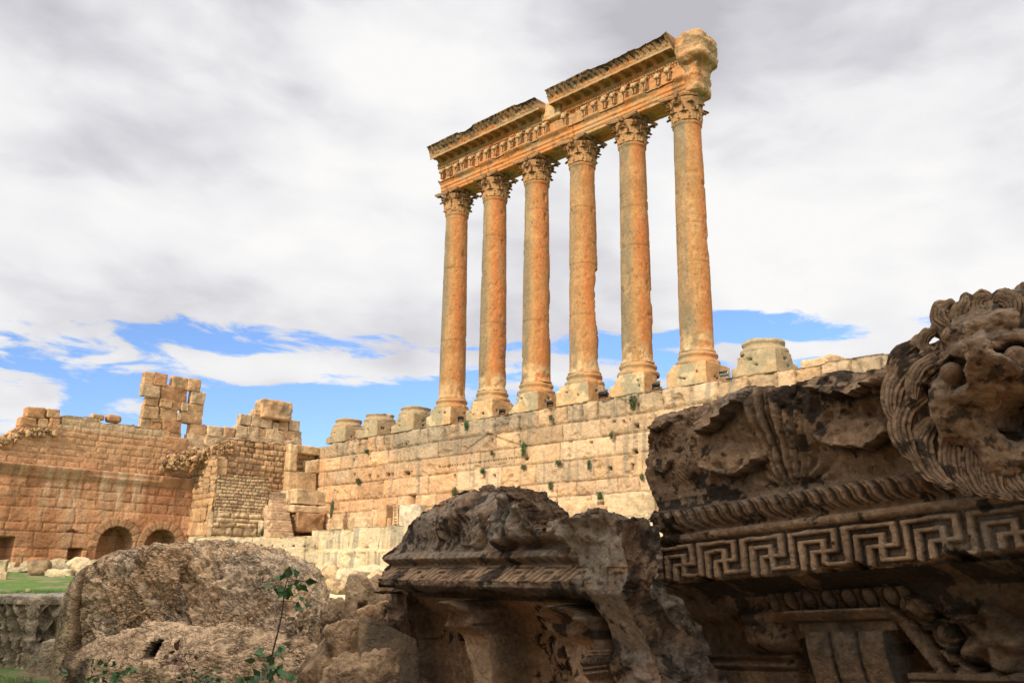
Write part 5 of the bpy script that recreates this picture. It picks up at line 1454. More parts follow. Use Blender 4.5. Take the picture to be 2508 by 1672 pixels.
def lion_cornice():
    prof = np.array([(-1.9, -0.62), (-1.12, -0.62), (-0.62, -0.56), (-0.55, -0.44), (-0.40, -0.36), (-0.30, -0.03), (-0.285, 0.0), (0.0, 0.0), (0.02, 0.018), (0.055, 0.018), (0.062, -0.028), (0.082, -0.03),
                     (0.095, 0.0), (0.14, 0.045), (0.20, 0.065), (0.235, 0.055), (0.245, 0.0), (0.262, -0.07), (0.30, -0.075), (0.42, -0.03), (0.60, 0.03), (0.80, 0.06), (0.95, 0.06), (1.02, 0.02), (1.3, -0.1)])
    tops = np.array([(-.1, .85), (0.02, .86), (.10, .93), (.175, 0.985), (.42, 1.02), (.67, 1.0), (.83, 1.01), (.99, 1.06), (1.17, 1.01), (1.3, .985), (1.54, .96), (1.66, .985), (1.86, .97), (2.0, .91), (2.12, .92), (2.2, .98), (2.35, 1.0), (3.6, 1.02)])
    LL = [FR.loc(x, y, o)[::-1] for x, y, o in [(1745, 1672, -.6), (1745, 1607, -.58), (1725, 1558, -.56), (1684, 1501, -.45), (1640, 1470, -.37)]]
    left = np.array([(-1.9, LL[0][1]), *LL, (-.31, .0), (-.203, -.04), (.019, .004), (.06, .05), (.08, .05), (.187, 0), (.339, -.028), (.5, -.055), (.667, -.03), (.87, .012), (.93, 0), (1.0, .06), (1.04, .2), (1.1, .4)])
    def fn(a, v):
        wv = v+0.004*fbm(pt3(a*6, v*6, 1), 2, 5)
        d = np.interp(wv, prof[:, 0], prof[:, 1])
        n5 = fbm(pt3(a*5, v*5, 0), 5, 11); n1 = fbm(pt3(a*1.2, v*1.2, 0), 3, 12); nf = fbm(pt3(a*30, v*30, 0), 4, 15)
        c = mixc(DT, DT*0.8, sst(n5, -.4, .5)); am = np.full(a.shape, -0.12)
        dd = np.zeros_like(d)
        # key pattern
        jag = -0.285+0.03*fbm(pt3(a*6, 0, 3), 4, 18)+0.012*fbm(pt3(a*30, 0, 0), 3, 19)+0.028*sst(a, 1.5, 2.4)
        band = (v > jag) & (v < 0.0)
        x = (a-0.405)/0.409*11; y = (v+0.272)/0.247*10
        md = meander(x+0.16*fbm(pt3(a*8, v*8, 2), 2, 8), y+0.16*fbm(pt3(a*8, v*8, 7), 2, 9))
        up = sst(0.66-md, 0, 0.20)
        dd = np.where(band, 0.036*up-0.026-0.010*np.clip(nf, 0, 1), dd)
        c = np.where(band[..., None], mixc(DT*0.45, DT*1.12, up), c)
        am = np.where(band, -0.40, am)
        c = np.where((band & (np.abs(md-0.78) < 0.20))[..., None], BK*1.5, c)
        # broken underside
        under = v <= jag
        d = np.where(under & (v > -0.30), -0.03-0.1*(jag-v)/0.03, d)
        # slanted gadroons
        t = np.clip((0.24-v)/0.155, 0, 1); tor = (v > 0.088) & (v < 0.245)
        ph = (a-0.135*t-0.020*np.sin(t*2*math.pi))/0.107; r = ph-np.floor(ph)
        g = 0.024*np.exp(-((r-.13)/.075)**2)+0.022*np.exp(-((r-.37)/.075)**2)-0.036*np.sin(math.pi*np.clip((r-.46)/.54, 0, 1))-0.016*np.exp(-((r-0.25)/0.035)**2)
        fade = np.sin(math.pi*np.clip(t*0.93+0.05, 0, 1))**0.5
        dd = np.where(tor, g*fade*1.15, dd)
        c = np.where(tor[..., None], mixc(c, BK*2, np.clip(-g/0.034, 0, 1)*0.85), c); am = np.where(tor, -0.22, am)
        am = np.where((v > .245) & (v < .34), 0.30, am)
        # acanthus: middle plume of ribs
        cy = sst(v, 0.27, 0.36)
        q = 1.29+(a-1.29)/(0.25+0.95*np.clip(v-0.27, 0, 1)**0.8)*0.72
        pl = np.exp(-((q-1.30)/0.24)**4)*cy
        rib = np.cos((q-1.19)*2*math.pi/0.088)+0.25*np.cos((q-1.19)*2*math.pi/0.044)
        wav = 0.25*np.sin(v*48+q*30)
        dd = dd+pl*(0.035+0.018*(rib+wav))
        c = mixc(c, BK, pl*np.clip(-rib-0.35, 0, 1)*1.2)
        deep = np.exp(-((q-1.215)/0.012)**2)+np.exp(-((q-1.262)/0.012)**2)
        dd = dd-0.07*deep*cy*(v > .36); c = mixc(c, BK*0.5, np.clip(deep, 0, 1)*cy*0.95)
        # fan of fronds at the foot of the plume
        th = np.arctan2(v-0.24, a-1.29); rr = np.hypot(a-1.29, (v-0.24)*1.1)
        fan = sst(0.42-rr, 0, .2)*cy*(1-pl)
        dd = dd+fan*0.022*np.cos(th*20); c = mixc(c, BK, fan*np.clip(-np.cos(th*20), 0, 1)*0.6)
        for (ca, cv, w_, h_, A, ro, sd_) in [(0.83, .865, .28, .135, .17, .35, 21), (0.86, .50, .27, .15, .15, -.05, 22), (1.86, .52, .27, .145, .16, -.12, 23), (1.87, .85, .30, .14, .17, -.18, 24),
                                             (0.20, .93, .14, .10, .07, 0, 25), (0.17, .60, .10, .10, .06, .2, 26), (2.2, .75, .15, .2, .1, 0, 27)]:
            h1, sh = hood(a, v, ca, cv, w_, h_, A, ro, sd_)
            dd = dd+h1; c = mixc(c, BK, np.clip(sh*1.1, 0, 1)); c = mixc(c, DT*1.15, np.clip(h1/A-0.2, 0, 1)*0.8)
        # strands at the left
        st = np.exp(-((a-0.16)/0.10)**2)*np.exp(-((v-0.80)/0.13)**2)
        dd = dd+st*0.02*np.cos(a*220+v*20)+0.02*st
        st = np.exp(-((a-0.22-0.5*(0.56-v))/0.09)**2)*np.exp(-((v-0.50)/0.06)**2); dd = dd+st*0.02*(1+np.cos(a*180+v*130))
        # upper right: pitted ground between the leaves
        dd = dd+0.030*n5*sst(v, .3, .5)-np.clip(fbm(pt3(a*16, v*16, 4), 3, 41)-0.35, 0, 1)*0.06*sst(v, .3, .4)
        dd = dd+0.02*n1+0.0035*nf
        # bed mouldings below
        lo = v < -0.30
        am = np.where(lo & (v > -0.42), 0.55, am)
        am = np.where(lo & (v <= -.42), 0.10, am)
        eg = lo & (v > -0.535) & (v < -0.405) & (a > 0.78) & (a < 1.80)
        ex = ((a-0.86)/0.155); ex = (ex-np.floor(ex)-0.5)*0.155; er = np.sqrt((ex/0.045)**2+((v+0.462)/0.062)**2)
        egg = 0.05*np.sqrt(np.clip(1-er**2, 0, 1))+0.022*np.exp(-((er-1.55)/.16)**2)-0.02*np.exp(-((er-1.2)/.14)**2)
        dd = np.where(eg, 0.05+egg, dd); am = np.where(eg, -0.35, am); c = np.where(eg[..., None], mixc(c, BK, np.exp(-((er-1.2)/.18)**2)), c)
        con = lo & (v <= -0.535) & (a > 0.98) & (a < 1.70)
        lv = np.clip((-v-0.535), 0, 2)
        lob = np.abs(np.sin((a-1.03)/0.205*math.pi))**0.6
        body = 0.22+np.where(v > -0.60, 0.05, np.where(v > -0.68, 0.02, 0.06*lob-0.02+0.05*np.sin(lv*6)))
        inb = con & ((v > -0.68) | ((a > 1.03) & (a < 1.645)))
        dd = np.where(inb, body+0.006*nf, dd); am = np.where(inb, -0.40, am)
        c = np.where((inb & (v < -.68) & (lob < 0.35))[..., None], BK*2, c)
        c = np.where((inb & (v < -.6) & (v > -.618))[..., None], BK*2, c)
        # coffer frame running back and down to the right of the bracket
        for off, hh in ((0.0, 0.045), (0.13, 0.035)):
            L = np.abs((a-1.70-off)-(-(v+0.56))*0.62)
            k = lo & (v < -.56) & (L < 0.035) & (v > -0.93)
            dd = np.where(k, 0.16+hh, dd); am = np.where(k, -.4, am)
        for j in range(3):
            ca, cv = 1.84+j*0.115, -0.56-j*0.14; er = np.sqrt(((a-ca)/.045)**2+((v-cv)/.055)**2)
            k = er < 1.7; dd = np.where(k & lo, 0.10+0.05*np.sqrt(np.clip(1-er**2, 0, 1))+0.02*np.exp(-((er-1.5)/.15)**2), dd); am = np.where(k & lo, -.3, am)
        bot = lo & (v < -0.93) & (a > 1.70)
        dd = np.where(bot, 0.20+0.03*(v < -.99)-0.03*(np.abs(v+0.985) < .01), dd); am = np.where(bot, -.35, am)
        # rosette
        ca, cv = 2.22, -0.74; r_ = np.hypot((a-ca), (v-cv)*1.15); th = np.arctan2(v-cv, a-ca)
        ro = sst(0.225*(1+0.12*np.cos(th*5))-r_, 0, .05)
        dd = np.where(lo & (ro > 0), 0.10*ro+0.05*np.cos(th*5+1)*ro*sst(r_, 0.05, .12)+0.05*np.exp(-(r_/.05)**2)+0.02*n5, dd)
        am = np.where(lo & (ro > 0.3), -.3, am)
        h1, sh = hood(a, v, 2.08, -0.60, .10, .08, .16, 0, 51); dd = np.where(lo & (h1 > 0.02), dd+h1*0.6, dd)
        # second bracket far left (leafy lump and astragal)
        lump = lo*np.exp(-((a-0.62)/0.20)**4-((v+0.67)/0.14)**4); dd = dd+lump*(0.20+0.07*n5); am = np.where(lump > .4, -.1, am)
        k = lo & (v < -0.84) & (a < 0.80); dd = np.where(k, 0.10+0.03*np.cos((v+.84)*90)*(v > -0.95), dd); am = np.where(k, -.5, am)
        k = lo & (v > -.56) & (v < -.42) & (a > 2.5); er = np.sqrt((((a-2.5)/.17-np.floor((a-2.5)/.17)-.5)*.17/.05)**2+((v+.49)/.06)**2)
        dd = np.where(k, .03+.05*np.sqrt(np.clip(1-er**2, 0, 1)), dd)
        d = d+dd
        c = c*(1+0.20*n5)[..., None]
        c = mixc(c, GY, np.clip(fbm(pt3(a*3, v*3, 9), 3, 61)-0.1, 0, 1)*0.6)
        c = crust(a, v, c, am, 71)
        c = mixc(c, BK, np.where(lo, .42+.25*np.clip(n5, -1, 1), 0))  # whole underside darkened in the colour, for the shade under the overhang
        return d, c
    hole = lambda a, v: ((a-2.98)/0.19)**2+((v-0.42)/0.115)**2 < 1+0.2*np.sin(a*30)
    def m_up(a, v):
        t = np.interp(a, tops[:, 0], tops[:, 1])+0.014*fbm(pt3(a*9, 0, 0), 4, 3)
        l = np.interp(v, left[:, 0], left[:, 1])+0.012*fbm(pt3(v*9, 0, 5), 4, 4)
        return (v < t) & (a > l) & ~hole(a, v)
    def m_lo(a, v):
        l = np.interp(v, left[:, 0], left[:, 1])+0.012*fbm(pt3(v*9, 0, 5), 4, 4)
        return (a > l)
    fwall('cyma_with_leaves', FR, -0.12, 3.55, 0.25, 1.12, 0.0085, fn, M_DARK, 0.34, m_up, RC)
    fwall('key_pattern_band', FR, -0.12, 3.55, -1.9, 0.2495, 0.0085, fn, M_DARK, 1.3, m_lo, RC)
lion_cornice()

def lion_head():
    E = lambda P, c, r: (np.linalg.norm((P-np.array(c))/np.array(r), axis=-1)-1)*min(r)
    def cap(P, a, b, ra, rb):
        a = np.array(a); b = np.array(b); pa = P-a; ba = b-a
        h = np.clip((pa@ba)/(ba@ba), 0, 1)
        return np.linalg.norm(pa-h[..., None]*ba, axis=-1)-(ra+(rb-ra)*h)
    ax = 2.875
    def f(P):        # P = (a, o, v)
        d = E(P, (ax, 0.0, .70), (.43, .34, .33))
        d = smin(d, E(P, (ax, .20, .90), (.27, .20, .13)), .06)            # forehead
        for s in (-1, 1):
            d = smin(d, cap(P, (ax+s*.04, .40, .80), (ax+s*.26, .30, .795), .052, .045), .03)     # brow
            d = smin(d, E(P, (ax+s*.12, .31, .93), (.095, .08, .06)), .03)   # bulges of the forehead
            d = smin(d, E(P, (ax+s*.29, .20, .56), (.12, .15, .16)), .06)      # cheek
            d = smin(d, E(P, (ax+s*.34, .10, .34), (.10, .13, .20)), .06)
        for s in (-1, 1):
            d = smax(d, -E(P, (ax+s*.175, .42, .705), (.095, .15, .075)), .012)
        for s in (-1, 1):
            d = smin(d, cap(P, (ax+s*.10, .33, .625), (ax+s*.25, .28, .62), .035, .03), .02)   # lower lid
            d = np.minimum(d, E(P, (ax+s*.175, .375, .695), (.062, .062, .062)))
        d = smin(d, cap(P, (ax+.01, .36, .86), (ax+.06, .53, .74), .036, .070), .015)   # bridge of the nose
        d = smin(d, E(P, (ax+.075, .44, .60), (.135, .22, .12)), .02)
        d = smin(d, E(P, (ax, .26, .57), (.27, .17, .075)), .03)
        d = smin(d, E(P, (ax, .10, 1.03), (.36, .22, .12)), .05)              # muzzle
        # snapped-off snout: a slanting flat break
        nn = nrm((0.12, .62, -.78)); br = (P-np.array((ax+.06, .55, .685)))@nn
        d = smax(d, br+.010*np.sin(P[..., 0]*23), .006)
        # gaping mouth
        d = smax(d, -E(P, (ax+.11, .20, .41), (.20, .60, .12)), .02)
        # lower jaw stump and throat
        d = smin(d, cap(P, (ax-.26, .24, .50), (ax-.11, .14, .27), .075, .075), .04)
        d = smin(d, E(P, (ax, .03, .20), (.34, .18, .12)), .06)
        return d
    V, F = surface_nets(f, (2.30, -0.10, 0.0), (3.50, 0.80, 1.22), 0.011)
    n5 = fbm(V*6, 4, 3); nf = fbm(V*26, 3, 4)
    eps = 1e-3
    g = np.stack([f(V+np.eye(3)[i]*eps)-f(V-np.eye(3)[i]*eps) for i in range(3)], -1); g /= np.maximum(np.linalg.norm(g, axis=1, keepdims=True), 1e-9)
    eye = np.minimum(np.linalg.norm(V-np.array((ax-.175, .375, .695)), axis=1), np.linalg.norm(V-np.array((ax+.175, .375, .695)), axis=1)) < .067
    amp = np.where(eye, 0.0, 1.0)
    V = V+g*((n5*0.009+nf*0.008-.014*np.clip(fbm(V*16, 3, 6)-.25, 0, 1)*3)*amp)[:, None]
    c = mixc(DT*1.05, DB*1.2, sst(n5, -.2, .5)); c = mixc(c, GY, sst(g[:, 2], .2, .8)*0.6)
    k = sst(fbm(V*13, 5, 8, .66)+0.4*fbm(V*2.2, 3, 9), .18, .34); c = mixc(c, BK, k*0.80*np.where(eye, .0, 1))
    c = mixc(c, DT*1.25, sst(fbm(V*8, 4, 18), .2, .4)*(1-k)*.6)
    de = np.minimum(np.linalg.norm(V-np.array((ax-.175, .375, .695)), axis=1), np.linalg.norm(V-np.array((ax+.175, .375, .695)), axis=1))
    c = mixc(c, BK*.7, np.exp(-((de-.082)/.014)**2)*.9)
    P = FR.w(V[:, 0], V[:, 1], V[:, 2])-np.array(RC.location)
    if np.dot(np.cross(FR.e1, FR.n), FR.e2) < 0: F = F[:, ::-1]
    head = mesh_obj('lion_head', P, [F], M_DARK, RC, True, c)
    # locks of the mane: grooved, tapering S-curved tresses
    def lock(mb, px, o, rad, seed, flat=0.36, grooves=5):
        pts = []
        for k_, (x, y) in enumerate(px):
            oo = o[k_] if isinstance(o, (list, tuple)) else o
            a, v = FR.loc(x, y, oo); pts.append((a, oo, v))
        pts = np.array(pts); n = 30
        t = np.linspace(0, 1, len(pts)); tt = np.linspace(0, 1, n)
        # Catmull-Rom
        def cr(tv):
            s = tv*(len(pts)-1); i = min(int(s), len(pts)-2); u = s-i
            p0 = pts[max(i-1, 0)]; p1 = pts[i]; p2 = pts[i+1]; p3 = pts[min(i+2, len(pts)-1)]
            return 0.5*((2*p1)+(-p0+p2)*u+(2*p0-5*p1+4*p2-p3)*u*u+(-p0+3*p1-3*p2+p3)*u**3)
        C_ = np.array([cr(q) for q in tt]); T = np.gradient(C_, axis=0); T /= np.linalg.norm(T, axis=1, keepdims=True)
        out = np.array([0, 1.0, 0]); S = np.cross(T, out); S /= np.maximum(np.linalg.norm(S, axis=1, keepdims=True), 1e-6); O_ = np.cross(S, T)
        m = 40; ang = np.linspace(0, 2*math.pi, m, endpoint=False)
        prof = (np.sin(np.clip(tt*0.93+0.07, 0, 1)*math.pi)**0.6)*(1-0.30*tt)
        G = C_[:, None, :]+(S[:, None, :]*np.cos(ang)[None, :, None]+O_[:, None, :]*np.sin(ang)[None, :, None]*flat)*(rad*1.18*prof)[:, None, None]*(1+0.15*np.cos(np.cos(ang)*grooves*math.pi+.5*np.sin(tt*6+seed)[:, None])[..., None])
        V = G.reshape(-1, 3)+fbm(G.reshape(-1, 3)*16, 4, seed)[:, None]*0.012
        Fq = grid_faces(m, n, wrapu=True)
        idx = (np.arange(n)[:, None]*m+np.arange(m)[None, :])
        Vt = V.reshape(n, m, 3).transpose(1, 0, 2).reshape(-1, 3)
        gr = np.cos(np.cos(ang)*grooves*math.pi); cc = mixc(BK*2, DT*1.1, sst(np.repeat(gr[:, None], n, 1).ravel(), -1.0, -0.3))
        cc = mixc(cc, BK, sst(fbm(Vt*11, 5, seed+5, .65), .12, .32)*0.85)
        mb.add(FR.w(Vt[:, 0], Vt[:, 1], Vt[:, 2])-np.array(RC.location), Fq[:, ::-1], cc)
    LK = [([(2262, 880), (2222, 905), (2192, 950), (2188, 1005), (2212, 1042)], .20, .085), ([(2270, 965), (2225, 990), (2207, 1040), (2222, 1095), (2250, 1130)], .19, .082),
          ([(2290, 1030), (2262, 1070), (2262, 1110), (2290, 1160), (2335, 1195)], .16, .085), ([(2335, 1070), (2330, 1115), (2342, 1165), (2382, 1212)], .15, .075),
          ([(2385, 1085), (2385, 1130), (2400, 1180), (2436, 1222)], .15, .072), ([(2430, 1100), (2425, 1150), (2440, 1195), (2480, 1225)], .15, .072),
          ([(2250, 840), (2215, 862), (2190, 895), (2186, 938)], .20, .060), ([(2292, 812), (2268, 822), (2262, 842), (2280, 862)], .22, .042), ([(2262, 822), (2240, 838), (2225, 860)], .2, .04),
          ([(2330, 805), (2306, 778), (2310, 752), (2340, 738)], .28, .062), ([(2395, 788), (2358, 772), (2368, 742), (2360, 718)], .30, .068), ([(2425, 778), (2398, 752), (2405, 728), (2430, 730)], .30, .055),
          ([(2480, 780), (2478, 742), (2450, 728), (2430, 748)], .30, .06), ([(2505, 790), (2512, 755), (2498, 742)], .28, .05), ([(2512, 745), (2502, 722), (2512, 690)], .15, .05),
          ([(2560, 800), (2555, 760), (2530, 745)], .28, .06), ([(2590, 900), (2640, 960), (2630, 1040)], .15, .09), ([(2600, 1040), (2650, 1100), (2640, 1180)], .12, .08),
          ([(2300, 870), (2262, 905), (2240, 940), (2240, 985)], .24, .07), ([(2480, 1130), (2490, 1180), (2530, 1225)], .13, .07)]
    for i, (px, o, r) in enumerate(LK):
        mb = MB(); lock(mb, px, o, r, 300+i); mb.build('mane_lock', M_DARK, head if False else RC)
lion_head()

# ------------------------------------------------------------------ middle carved cornice
FM = Frame(at(955, 1428, 9.2), (0.985, -0.16, 0.0))
MC = empty('carved_cornice', FM.w(np.array(1.2), np.array(-0.5), np.array(-1.5)))
tag(MC, 'crumbling carved cornice in the middle with a humped top and brackets under its key pattern', 'carved block')
def mid_cornice():
    L = lambda x, y, o=0.0: FM.loc(x, y, o)
    top = [L(x, y, -0.1) for x, y in [(930, 1420), (968, 1372), (975, 1340), (1000, 1290), (1040, 1245), (1070, 1222), (1110, 1206), (1150, 1190), (1200, 1193), (1262, 1190), (1300, 1215), (1334, 1248), (1345, 1285), (1350, 1300), (1380, 1292), (1440, 1268), (1520, 1262), (1560, 1285), (1552, 1318), (1566, 1345), (1580, 1420)]]
    tu = np.array([p[0] for p in top]); tz = np.array([p[1] for p in top])
    o_ = np.argsort(tu); tu, tz = tu[o_], tz[o_]
    lef = [L(x, y, -0.1) for x, y in [(968, 1385)]]+[L(x, y, o) for x, y, o in [(932, 1422, .17), (927, 1440, .12), (938, 1448, .0), (945, 1475, -.40), (962, 1525, -.62), (985, 1560, -.62), (1000, 1600, -.62), (1003, 1700, -.62), (1003, 1900, -.62)]]
    lu = np.array([p[0] for p in lef])[::-1]; lz = np.array([p[1] for p in lef])[::-1]
    rig = [L(x, y, -0.1) for x, y in [(1575, 1400), (1562, 1440), (1555, 1520), (1572, 1600), (1590, 1672), (1620, 1900)]]
    ru = np.array([p[0] for p in rig])[::-1]; rz = np.array([p[1] for p in rig])[::-1]
    v1 = L(1200, 1422)[1]; v0 = L(1200, 1386, -.15)[1]; vt = L(1200, 1352, -.15)[1]
    # profile (v, o)
    prof = np.array([(-3, -.62), (v1-.30, -.62), (v1-.24, -.52), (v1-.165, -.32), (v1-.125, 0.06), (v1-.06, .15), (v1-.01, .17), (v1, .165), (v0, -.04), (v0+.01, -.02), (v0+.02, -.05), (v0+.05, .02), ((v0+vt)/2+.01, .05), (vt, .0), (vt+.01, -.08), (vt+.1, -.10), (vt+.35, -.10), (vt+.6, -.30), (vt+.8, -.6)])
    disc = [(640, 935), (690, 1060), (745, 1170), (1215, 980), (1265, 1120), (1915, 960), (1990, 1210), (1180, 1090), (1320, 1240), (1430, 1260), (1540, 1270), (830, 1190), (1940, 1090)]
    disc = [L(850+x/2.6133, 1150+y/2.6133, -.5) for x, y in disc]
    def P_(x, y, o=-.5): return L(850+x/2.6133, 1150+y/2.6133, o)
    con = [(P_(470, 1000), .17, .34), (P_(1010, 1000), .22, .46), (P_(1680, 1050), .28, .40)]
    lio = P_(700, 430, 0)
    def fn(a, v):
        d = np.interp(v+0.006*fbm(pt3(a*5, v*5, 3), 2, 3), prof[:, 0], prof[:, 1])
        n5 = fbm(pt3(a*5, v*5, 0), 5, 101); n2 = fbm(pt3(a*1.7, v*1.7, 0), 4, 102); nf = fbm(pt3(a*22, v*22, 0), 4, 103); rg = ridge(pt3(a*7, v*7, 0), 4, 104)
        c = mixc(mixc(GY*1.15, DT, .40), DB*1.1, sst(n5, -.3, .5)*.7); am = np.full(a.shape, -0.12); dd = np.zeros_like(d)
        # broken stone swallows the right end
        aR = L(1425, 1400)[0]
        rough = sst(a+0.25*n2+0.5*np.clip(v-vt, 0, 1), aR-.10, aR+.08)
        rough = np.maximum(rough, sst(v, vt+.04, vt+.12)*0.9*sst(a+.2*n2, L(1200, 1250)[0]-.2, L(1200, 1250)[0]+.1))
        band = (v > v1-.01) & (v < v0)
        x = (a-0.10)/0.40*11; y = (v-v1)/(v0-v1)*9.4+0.4
        md = meander(x+0.25*n5, y+0.25*nf); up = sst(0.85-md, 0, .3)
        ok = sst(fbm(pt3(a*2.2, v*3, 6), 3, 106), -0.62, -0.25)
        dd = np.where(band, (0.052*up-.026)*(0.35+.65*ok)-.03*(1-ok), dd); c = np.where(band[..., None], mixc(DB*0.5, DT*1.05, up*(.4+.6*ok)), c); am = np.where(band, -.18, am)
        tor = (v > v0+.02) & (v < vt)
        r = (a+0.02*n5)/0.125; r = r-np.floor(r); bead = np.sqrt(np.clip(1-((r-.5)/.5)**2, 0, 1))
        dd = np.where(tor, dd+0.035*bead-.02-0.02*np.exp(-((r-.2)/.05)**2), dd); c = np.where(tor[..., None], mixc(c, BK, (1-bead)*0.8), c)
        # lion-like worn head with folds above the moulding
        cy = v > vt
        fx = a-P_(700, 430, 0)[0]
        fold = np.exp(-((fx-0.02+0.35*(v-vt-.2))/0.16)**2)*sst(v, vt+.02, vt+.08)*(1-sst(v, vt+.40, vt+.62))
        dd = dd+fold*(0.06+0.028*np.cos((fx+0.45*(v-vt)+0.25*(v-vt)**2)*2*math.pi/0.052)); c = mixc(c, BK, fold*np.clip(-np.cos((fx+0.45*(v-vt)+0.25*(v-vt)**2)*2*math.pi/0.052), 0, 1)*.7)
        for (px, py, rr, A) in [(575, 380, .085, .07), (800, 420, .11, .09), (440, 450, .06, .06), (640, 250, .20, .10), (1010, 320, .22, .14), (860, 260, .14, .1), (1000, 400, .16, .12), (1150, 240, .25, .10)]:
            q = P_(px, py, 0); rad = np.hypot(a-q[0], (v-q[1])*.8)/rr
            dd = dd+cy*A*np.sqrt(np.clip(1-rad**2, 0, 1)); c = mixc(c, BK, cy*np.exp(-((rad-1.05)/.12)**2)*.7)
            if rr < .12: dd = dd-cy*0.05*np.exp(-(rad/.35)**2)
        dd = dd+cy*(0.06*n2+0.05*n5+0.03*rg)
        dd = np.where(cy, dd+rough*.05*rg, dd)
        lowR = (v < v0+.03)
        d = d*(1-rough)+rough*np.where(v > v1-.08, .06, np.interp(v, [v1-1.2, v1-.5, v1-.08], [-.42, -.25, 0.06]))
        dd = dd*(1-rough*.75)+rough*(0.07*n2+0.06*n5+0.045*rg)
        am = am*(1-rough)+rough*(-.02)
        # jagged lower lip
        lip = v1-.10+.06*fbm(pt3(a*4, 0, 0), 5, 107, .6); d = np.where((v < lip) & (v > v1-.17) & (rough < .5), -.30, d); edge = sst(v, lip-.01, lip+.01)*(v < v1)*(rough < .5); dd = dd+edge*(.05*rg+.05*n5)
        lo = (v < v1-.17) & (rough < .6)
        am = np.where(lo, -0.34, am)
        c = np.where(lo[..., None], mixc(DT*1.25, DB*1.5, sst(n5, -.2, .5)), c)
        for (q, w, A) in con:
            k = lo*sst(w-np.abs(a-q[0]-.12*sst(q[1]-v, .0, .5))-.02*n5-0.06*sst(q[1]-v, .1, .5), 0, .03)*sst(q[1]+.25-v+.1*(1-((a-q[0])/w)**2)-.08, 0, .05)
            top_ = sst(v-(q[1]-.10), 0, .12)
            dd = dd+k*(A*(1.0+.35*top_)+.06*rg*top_); am = np.where(k > .5, am+.12*top_-.30*(1-top_), am)
            c = mixc(c, BK*1.3, k*top_*.45); c = mixc(c, DT*1.25, k*(1-top_)*.7); c = mixc(c, BK, np.clip(4*k*(1-k), 0, 1)*lo*.6)
        for q in disc:
            rad = np.hypot(a-q[0], v-q[1])/.062; k = lo & (rad < 1.35)
            dd = np.where(k & (dd < .15), dd-.06*(rad < 1.0)+.04*np.exp(-((rad-1.12)/.14)**2)+0.08*np.sqrt(np.clip(1-(rad/.7)**2, 0, 1)), dd); c = np.where((k & (rad > .6) & (rad < 1.0))[..., None], BK*.8, c)
        for (px, py, w, h_, A, ro) in [(710, 910, .05, .04, .22, 0), (735, 1010, .05, .12, .14, .1), (820, 960, .06, .11, .18, .2), (840, 1060, .05, .07, .16, 0), (800, 1050, .05, .05, .12, 0),
                                       (1380, 1100, .15, .26, .15, .2), (1440, 1010, .09, .12, .20, -.3), (1350, 980, .07, .09, .14, .4), (1470, 1150, .07, .10, .14, 0), (1330, 1130, .06, .15, .10, 0)]:
            q = P_(px, py); c_, s_ = math.cos(ro), math.sin(ro); x_ = ((a-q[0])*c_+(v-q[1])*s_)/w; y_ = (-(a-q[0])*s_+(v-q[1])*c_)/h_
            k = lo*np.sqrt(np.clip(1-x_*x_-y_*y_, 0, 1)); dd = np.maximum(dd, k*A+.02*n5*(k > 0))
        # moulded frame to the right and sill below
        q0 = P_(1850, 880); q1 = P_(2050, 1364)
        ln = np.abs(a-(q0[0]+(q0[1]-v)/(q0[1]-q1[1])*(q1[0]-q0[0])))
        dd = dd+0.025*nf*.3+.02*n5*lo
        c = c*(1+.22*n5)[..., None]
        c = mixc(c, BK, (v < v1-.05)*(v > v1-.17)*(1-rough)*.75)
        c = crust(a, v, c, am+rough*.03, 121)
        c = mixc(c, GY*1.25, rough*sst(rg, .1, .6)*.75)
        return d+dd, c
    def mask(a, v):
        j = 0.02*fbm(pt3(a*7, v*7, 0), 3, 131)
        return (v < np.interp(a, tu, tz)+j) & (a > np.interp(v, lz, lu)+j) & (a < np.interp(v, rz, ru)+j)
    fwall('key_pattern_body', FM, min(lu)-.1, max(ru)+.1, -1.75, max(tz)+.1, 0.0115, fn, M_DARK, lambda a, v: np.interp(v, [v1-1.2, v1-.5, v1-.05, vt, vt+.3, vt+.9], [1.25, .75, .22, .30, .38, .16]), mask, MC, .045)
mid_cornice()
def broken_corner():
    V, F = rock_star((.26, .42, .42), 60, 14, .05, 4, 96, 6, 5, None, lambda P: .05*ridge(P*6, 4, 3)-.02)
    V[:, 0] += .16*sst(-V[:, 2], -.1, .45)
    c = mixc(DB*.8, DT*.7, sst(fbm(V*5, 4, 2), -.2, .4)); c = mixc(c, BK, sst(fbm(V*7, 5, 3, .6)+.3, .15, .4)*.9)
    V = V@rotm(0, 0, ya_()).T+at(992, 1505, 9.75)-np.array(MC.location)
    mesh_obj('broken_corner', V, [F], M_DARK, MC, True, c)
def ya_(): return math.atan2(AR[1], AR[0])
broken_corner()

